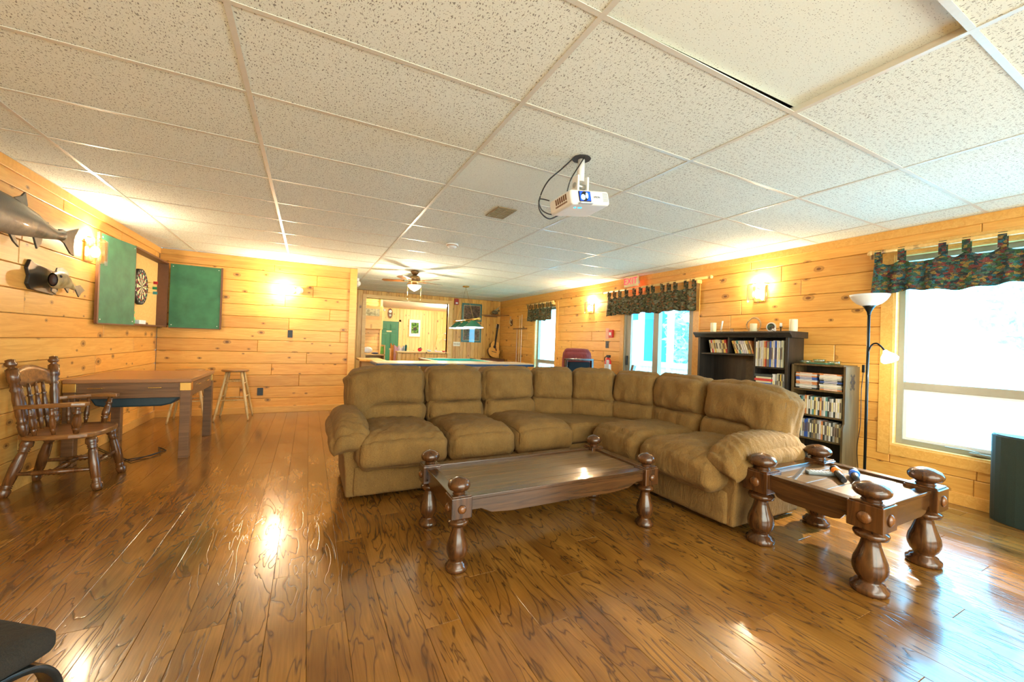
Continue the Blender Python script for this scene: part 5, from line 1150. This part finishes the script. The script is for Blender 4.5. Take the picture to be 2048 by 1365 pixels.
t = thing('chamber_candlestick', 'small black iron candlestick with curled handle and short white candle', 'candle', (4.72, 2.66, ZB)); MB().cyl((0, -.02, 0), (0, -.02, .006), .035, 16).rod((0, -.03, .006), (0, -.03, .05), [(0, .006), (1, .006)], 8).rod((0, -.03, .048), (0, -.03, .056), [(0, .012), (1, .022)], 14).build('stem', BLACKM, t); MB().tube(catm([(0, .01, .004), (0, .05, .01), (0, .075, .03), (0, .05, .04), (0, .04, .03)]), .003, 6).build('curled_handle', BLACKM, t); MB().cyl((0, -.03, .056), (0, -.03, .098), .012, 12).build('wax', WHITE, t)
# media shelf
ms = thing('media_shelf', 'brown open media shelf with lattice-cut sides beside the black bookcase', 'shelf', (4.90, 2.215, 0))
for sy in (-1, 1):
    f0, f1 = sorted((sy*.245, sy*.225)); dpt = -.30
    side = MB().prism([(0, 0), (-.30, 0), (-.30, .50), (-.285, .54), (-.27, .56), (-.27, 1.12), (0, 1.12)], f0, f1, 'y').build('side_panel', SHELFW, ms, bevel=.003)
    for (a, b, r_) in ((-.135, 1.0, .03), (-.165, .965, .022), (-.105, .965, .022), (-.135, .93, .03), (-.165, 1.03, .014), (-.105, 1.03, .014), (-.165, .90, .014), (-.105, .90, .014)):
        r_ *= 1.05; MB().prism([(a-r_*.95, b), (a, b-r_), (a+r_*.95, b), (a, b+r_)], f0-.0015, f1+.0015, 'y').build('lattice_hole', BLACK, side)
for z_ in (.06, .36, .60, .86, 1.12): MB().box(-.265, -.012, -.225, .225, z_-.009, z_+.009).build('shelf', SHELFW, ms, bevel=.002)
MB().box(-.012, 0, -.225, .225, 0, 1.13).build('back_panel', BLACKW, ms)
rnd = random.Random(4)
def dvd(y, z, th, h, ci, label, group, flat=False, w_=.19):
    t = thing('disc_case', label, 'disc case', (4.90-.19, y, z), 0, group)
    if flat: MB().box(-.065, .065, -w_/2, w_/2, 0, th-.0008).build('case', plain('case_'+BC[ci][1].replace(' ', '_'), tuple(q*.9 for q in BC[ci][0]), .3), t); MB().box(-.066, -.065, -w_*.3, w_*.3, th*.25, th*.7).build('title_strip', plain('spine_ink_2', (.85, .8, .7), .6), t)
    else: MB().box(-.065, .065, -th/2+.0005, th/2-.0005, 0, h).build('case', plain('case_'+BC[ci][1].replace(' ', '_'), tuple(q*.9 for q in BC[ci][0]), .3), t); MB().box(-.066, -.065, -th*.3, th*.3, h*.3, h*.8).build('title_strip', plain('spine_ink_%d' % (ci % 3), (.12, .08, .06), .6), t)
for r_, (z_, nm, cs) in enumerate(((.609, 'upper', [12, 0, 10, 11, 5, 12, 7, 2, 11, 10, 5, 3, 10, 11, 7, 12, 10, 5, 11, 12, 10, 11, 2, 10, 0]), (.369, 'lower', [11, 12, 4, 11, 10, 12, 6, 6, 12, 11, 4, 9, 4, 12, 8, 7, 11, 12, 4, 10, 11, 12, 9, 0, 4]))):
    y = .215+2.215
    for i, ci in enumerate(cs): dvd(y-.0085, z_, .0165, .19*(1+rnd.uniform(-.06, .02)), ci, '%s disc case, %s from the left in the %s row of the media shelf' % (BC[ci][1], ORD[i], nm), 'disc cases standing on the %s shelf' % nm); y -= .0170
for k, (yc, nm) in enumerate(((2.215+.11, 'left'), (2.215-.11, 'right'))):
    z_ = .870
    for i in range(11):
        ci = rnd.choice([0, 10, 12, 7, 11, 6, 2, 10]); dvd(yc+rnd.uniform(-.004, .004), z_, .0150, 0, ci, '%s disc case lying flat, %s from the bottom of the %s stack' % (BC[ci][1], ORD[i], nm), 'disc cases lying flat on the top shelf', True); z_ += .0152
tag(MB().box(4.65, 4.82, 2.15, 2.33, 1.1295, 1.145).build('tray', plain('green_tray', (.06, .16, .10), .4), bevel=.003), 'flat dark green tray on top of the media shelf', 'tray')
for i, (yy, lab) in enumerate(((2.37, 'cut glass dish at the left end of the media shelf top'), (2.11, 'cut glass dish at the right end of the media shelf top'))): tag(MB().rod((4.72, yy, 1.1295), (4.72, yy, 1.165), [(0, .045), (.3, .05), (1, .058)], 16).build('glass_dish', glass_mat('dish_glass%d' % i, (.7, .85, .75), .7)), lab, 'dish', 'glass dishes on the media shelf')
tag(MB().rod((4.72, 2.24, 1.1455), (4.72, 2.24, 1.18), [(0, .045), (1, .055)], 16).build('glass_dish', glass_mat('dish_glass2', (.7, .85, .75), .7)), 'cut glass dish in the middle, raised on the green tray', 'dish', 'glass dishes on the media shelf')

# ---------------------------------------------------------------- floor lamp
fl_ = thing('floor_lamp', 'black torchiere floor lamp with white bowl and lit reading arm', 'lamp', (4.50, 1.755, 0))
MB().rod((0, 0, 0), (0, 0, .03), [(0, .13), (.5, .13), (1, .06)], 28).build('base', BLACKM, fl_); MB().cyl((0, 0, .03), (0, 0, 1.62), .011, 14).build('pole', BLACKM, fl_)
MB().rod((0, 0, 1.60), (0, 0, 1.695), [(0, .012), (.3, .016), (.7, .035), (1, .055)], 24).build('cup', BLACKM, fl_)
MB().rod((0, 0, 1.685), (0, 0, 1.785), [(0, .050), (.2, .088), (.5, .118), (.8, .135), (1, .142), (1, .136), (.8, .128), (.5, .11), (.2, .078), (.05, .01)], 32, False).build('bowl', plain('frosted_glass', (.82, .84, .84), .35, 0, .02), fl_)
MB().tube(catm([(0, 0, 1.26), (-.01, -.03, 1.33), (-.02, -.07, 1.345), (-.03, -.11, 1.31), (-.03, -.135, 1.27)]), .007, 8).build('reading_arm', BLACKM, fl_)
MB().rod((-.03, -.13, 1.285), (-.035, -.175, 1.19), [(0, .012), (.2, .022), (.5, .05), (.8, .062), (1, .05)], 20).build('reading_shade', emit_mat('shade_glow', (1, .93, .82), 9.0), fl_)
MB().box(-.03, -.015, .01, .03, 1.08, 1.15).build('switch_box', BLACKM, fl_, bevel=.003)
MB().tube(catm([(-.02, .02, 1.1), (.05, .06, .9), (.1, .08, .6), (.2, .14, .35), (.33, .18, .1), (.36, .2, .02)]), .003, 6).build('cord', BLACK, fl_)
point('reading_light', (4.455, 1.56, 1.14), 6, (1, .88, .70), .02)
rl_ = bpy.data.lights.new('reading_beam', 'SPOT'); rl_.energy = 260; rl_.color = (1, .86, .66); rl_.spot_size = 1.25; rl_.spot_blend = .6; rl_.shadow_soft_size = .015
ro = bpy.data.objects.new('reading_beam', rl_); COL.objects.link(ro); ro.location = (4.44, 1.55, 1.17); ro.rotation_euler = (Vector((2.75, .85, 0))-Vector((4.44, 1.55, 1.17))).to_track_quat('-Z', 'Y').to_euler()

# ---------------------------------------------------------------- black curved speaker at right
s = thing('bin_speaker', 'tall dark green-black curved cabinet standing by the window wall', 'speaker', (4.86, .83, 0))
pts = [(-.0+.0, .26)]+[(-.20*math.sin(PI*i/16), .26*math.cos(PI*i/16)) for i in range(1, 16)]+[(0, -.26)]
DGB = plain('dark_cloth', (.012, .026, .019), .7, 0, .2, scale=200)
MB().prism(pts, 0, .655, smooth=False).build('body', DGB, s, bevel=.004); MB().prism([(a*.96-.002, b*.97) for a, b in pts], .655, .664).build('top_cap', BLACK, s)
# foreground footstool
d1 = Vector((-.80, .60, 0)); d2 = Vector((-.60, -.80, 0)); C0 = Vector((-.612, 1.60, 0)); ce_ = C0+d1*.28+d2*.22
s = thing('footstool', 'black cushioned footstool with bent wood legs at bottom left', 'footstool', tuple(ce_), math.atan2(d1.y, d1.x))
FS = fabric_mat('black_fabric', (.010, .008, .006), (.024, .018, .012), 500)
puffy((0, 0, .345), (.285, .225, .035), .03, (0, 0, .012), 0, 0, None, 16, .002, 8).build('cushion', FS, s)
BENT = plain('black_lacquer', (.008, .010, .010), .25, 0, .05)
for sx in (-1, 1):
    pts = catm([(sx*.25, -.235, 0), (sx*.25, -.235, .14), (sx*.25, -.215, .25), (sx*.25, -.15, .305), (sx*.25, 0, .308), (sx*.25, .15, .305), (sx*.25, .215, .25), (sx*.25, .235, .14), (sx*.25, .235, 0)], 5)
    vs = []; n = len(pts)
    for i_, q in enumerate(pts):
        d = (pts[min(i_+1, n-1)]-pts[max(i_-1, 0)]).normalized(); nn = Vector((0, -d.z, d.y))
        for a, b in ((-.033, -.009), (.033, -.009), (.033, .009), (-.033, .009)): vs.append(q+Vector((a, 0, 0))+nn*b)
    mb = MB(); mb.add(vs, [(k_*4+j, k_*4+(j+1) % 4, (k_+1)*4+(j+1) % 4, (k_+1)*4+j) for k_ in range(n-1) for j in range(4)]+[(0, 1, 2, 3), tuple(range(4*n-4, 4*n))], True); mb.build('bent_leg', BENT, s, bevel=.002)
MB().box(-.25, .25, -.03, .03, .285, .300).build('cross_bar', BENT, s)
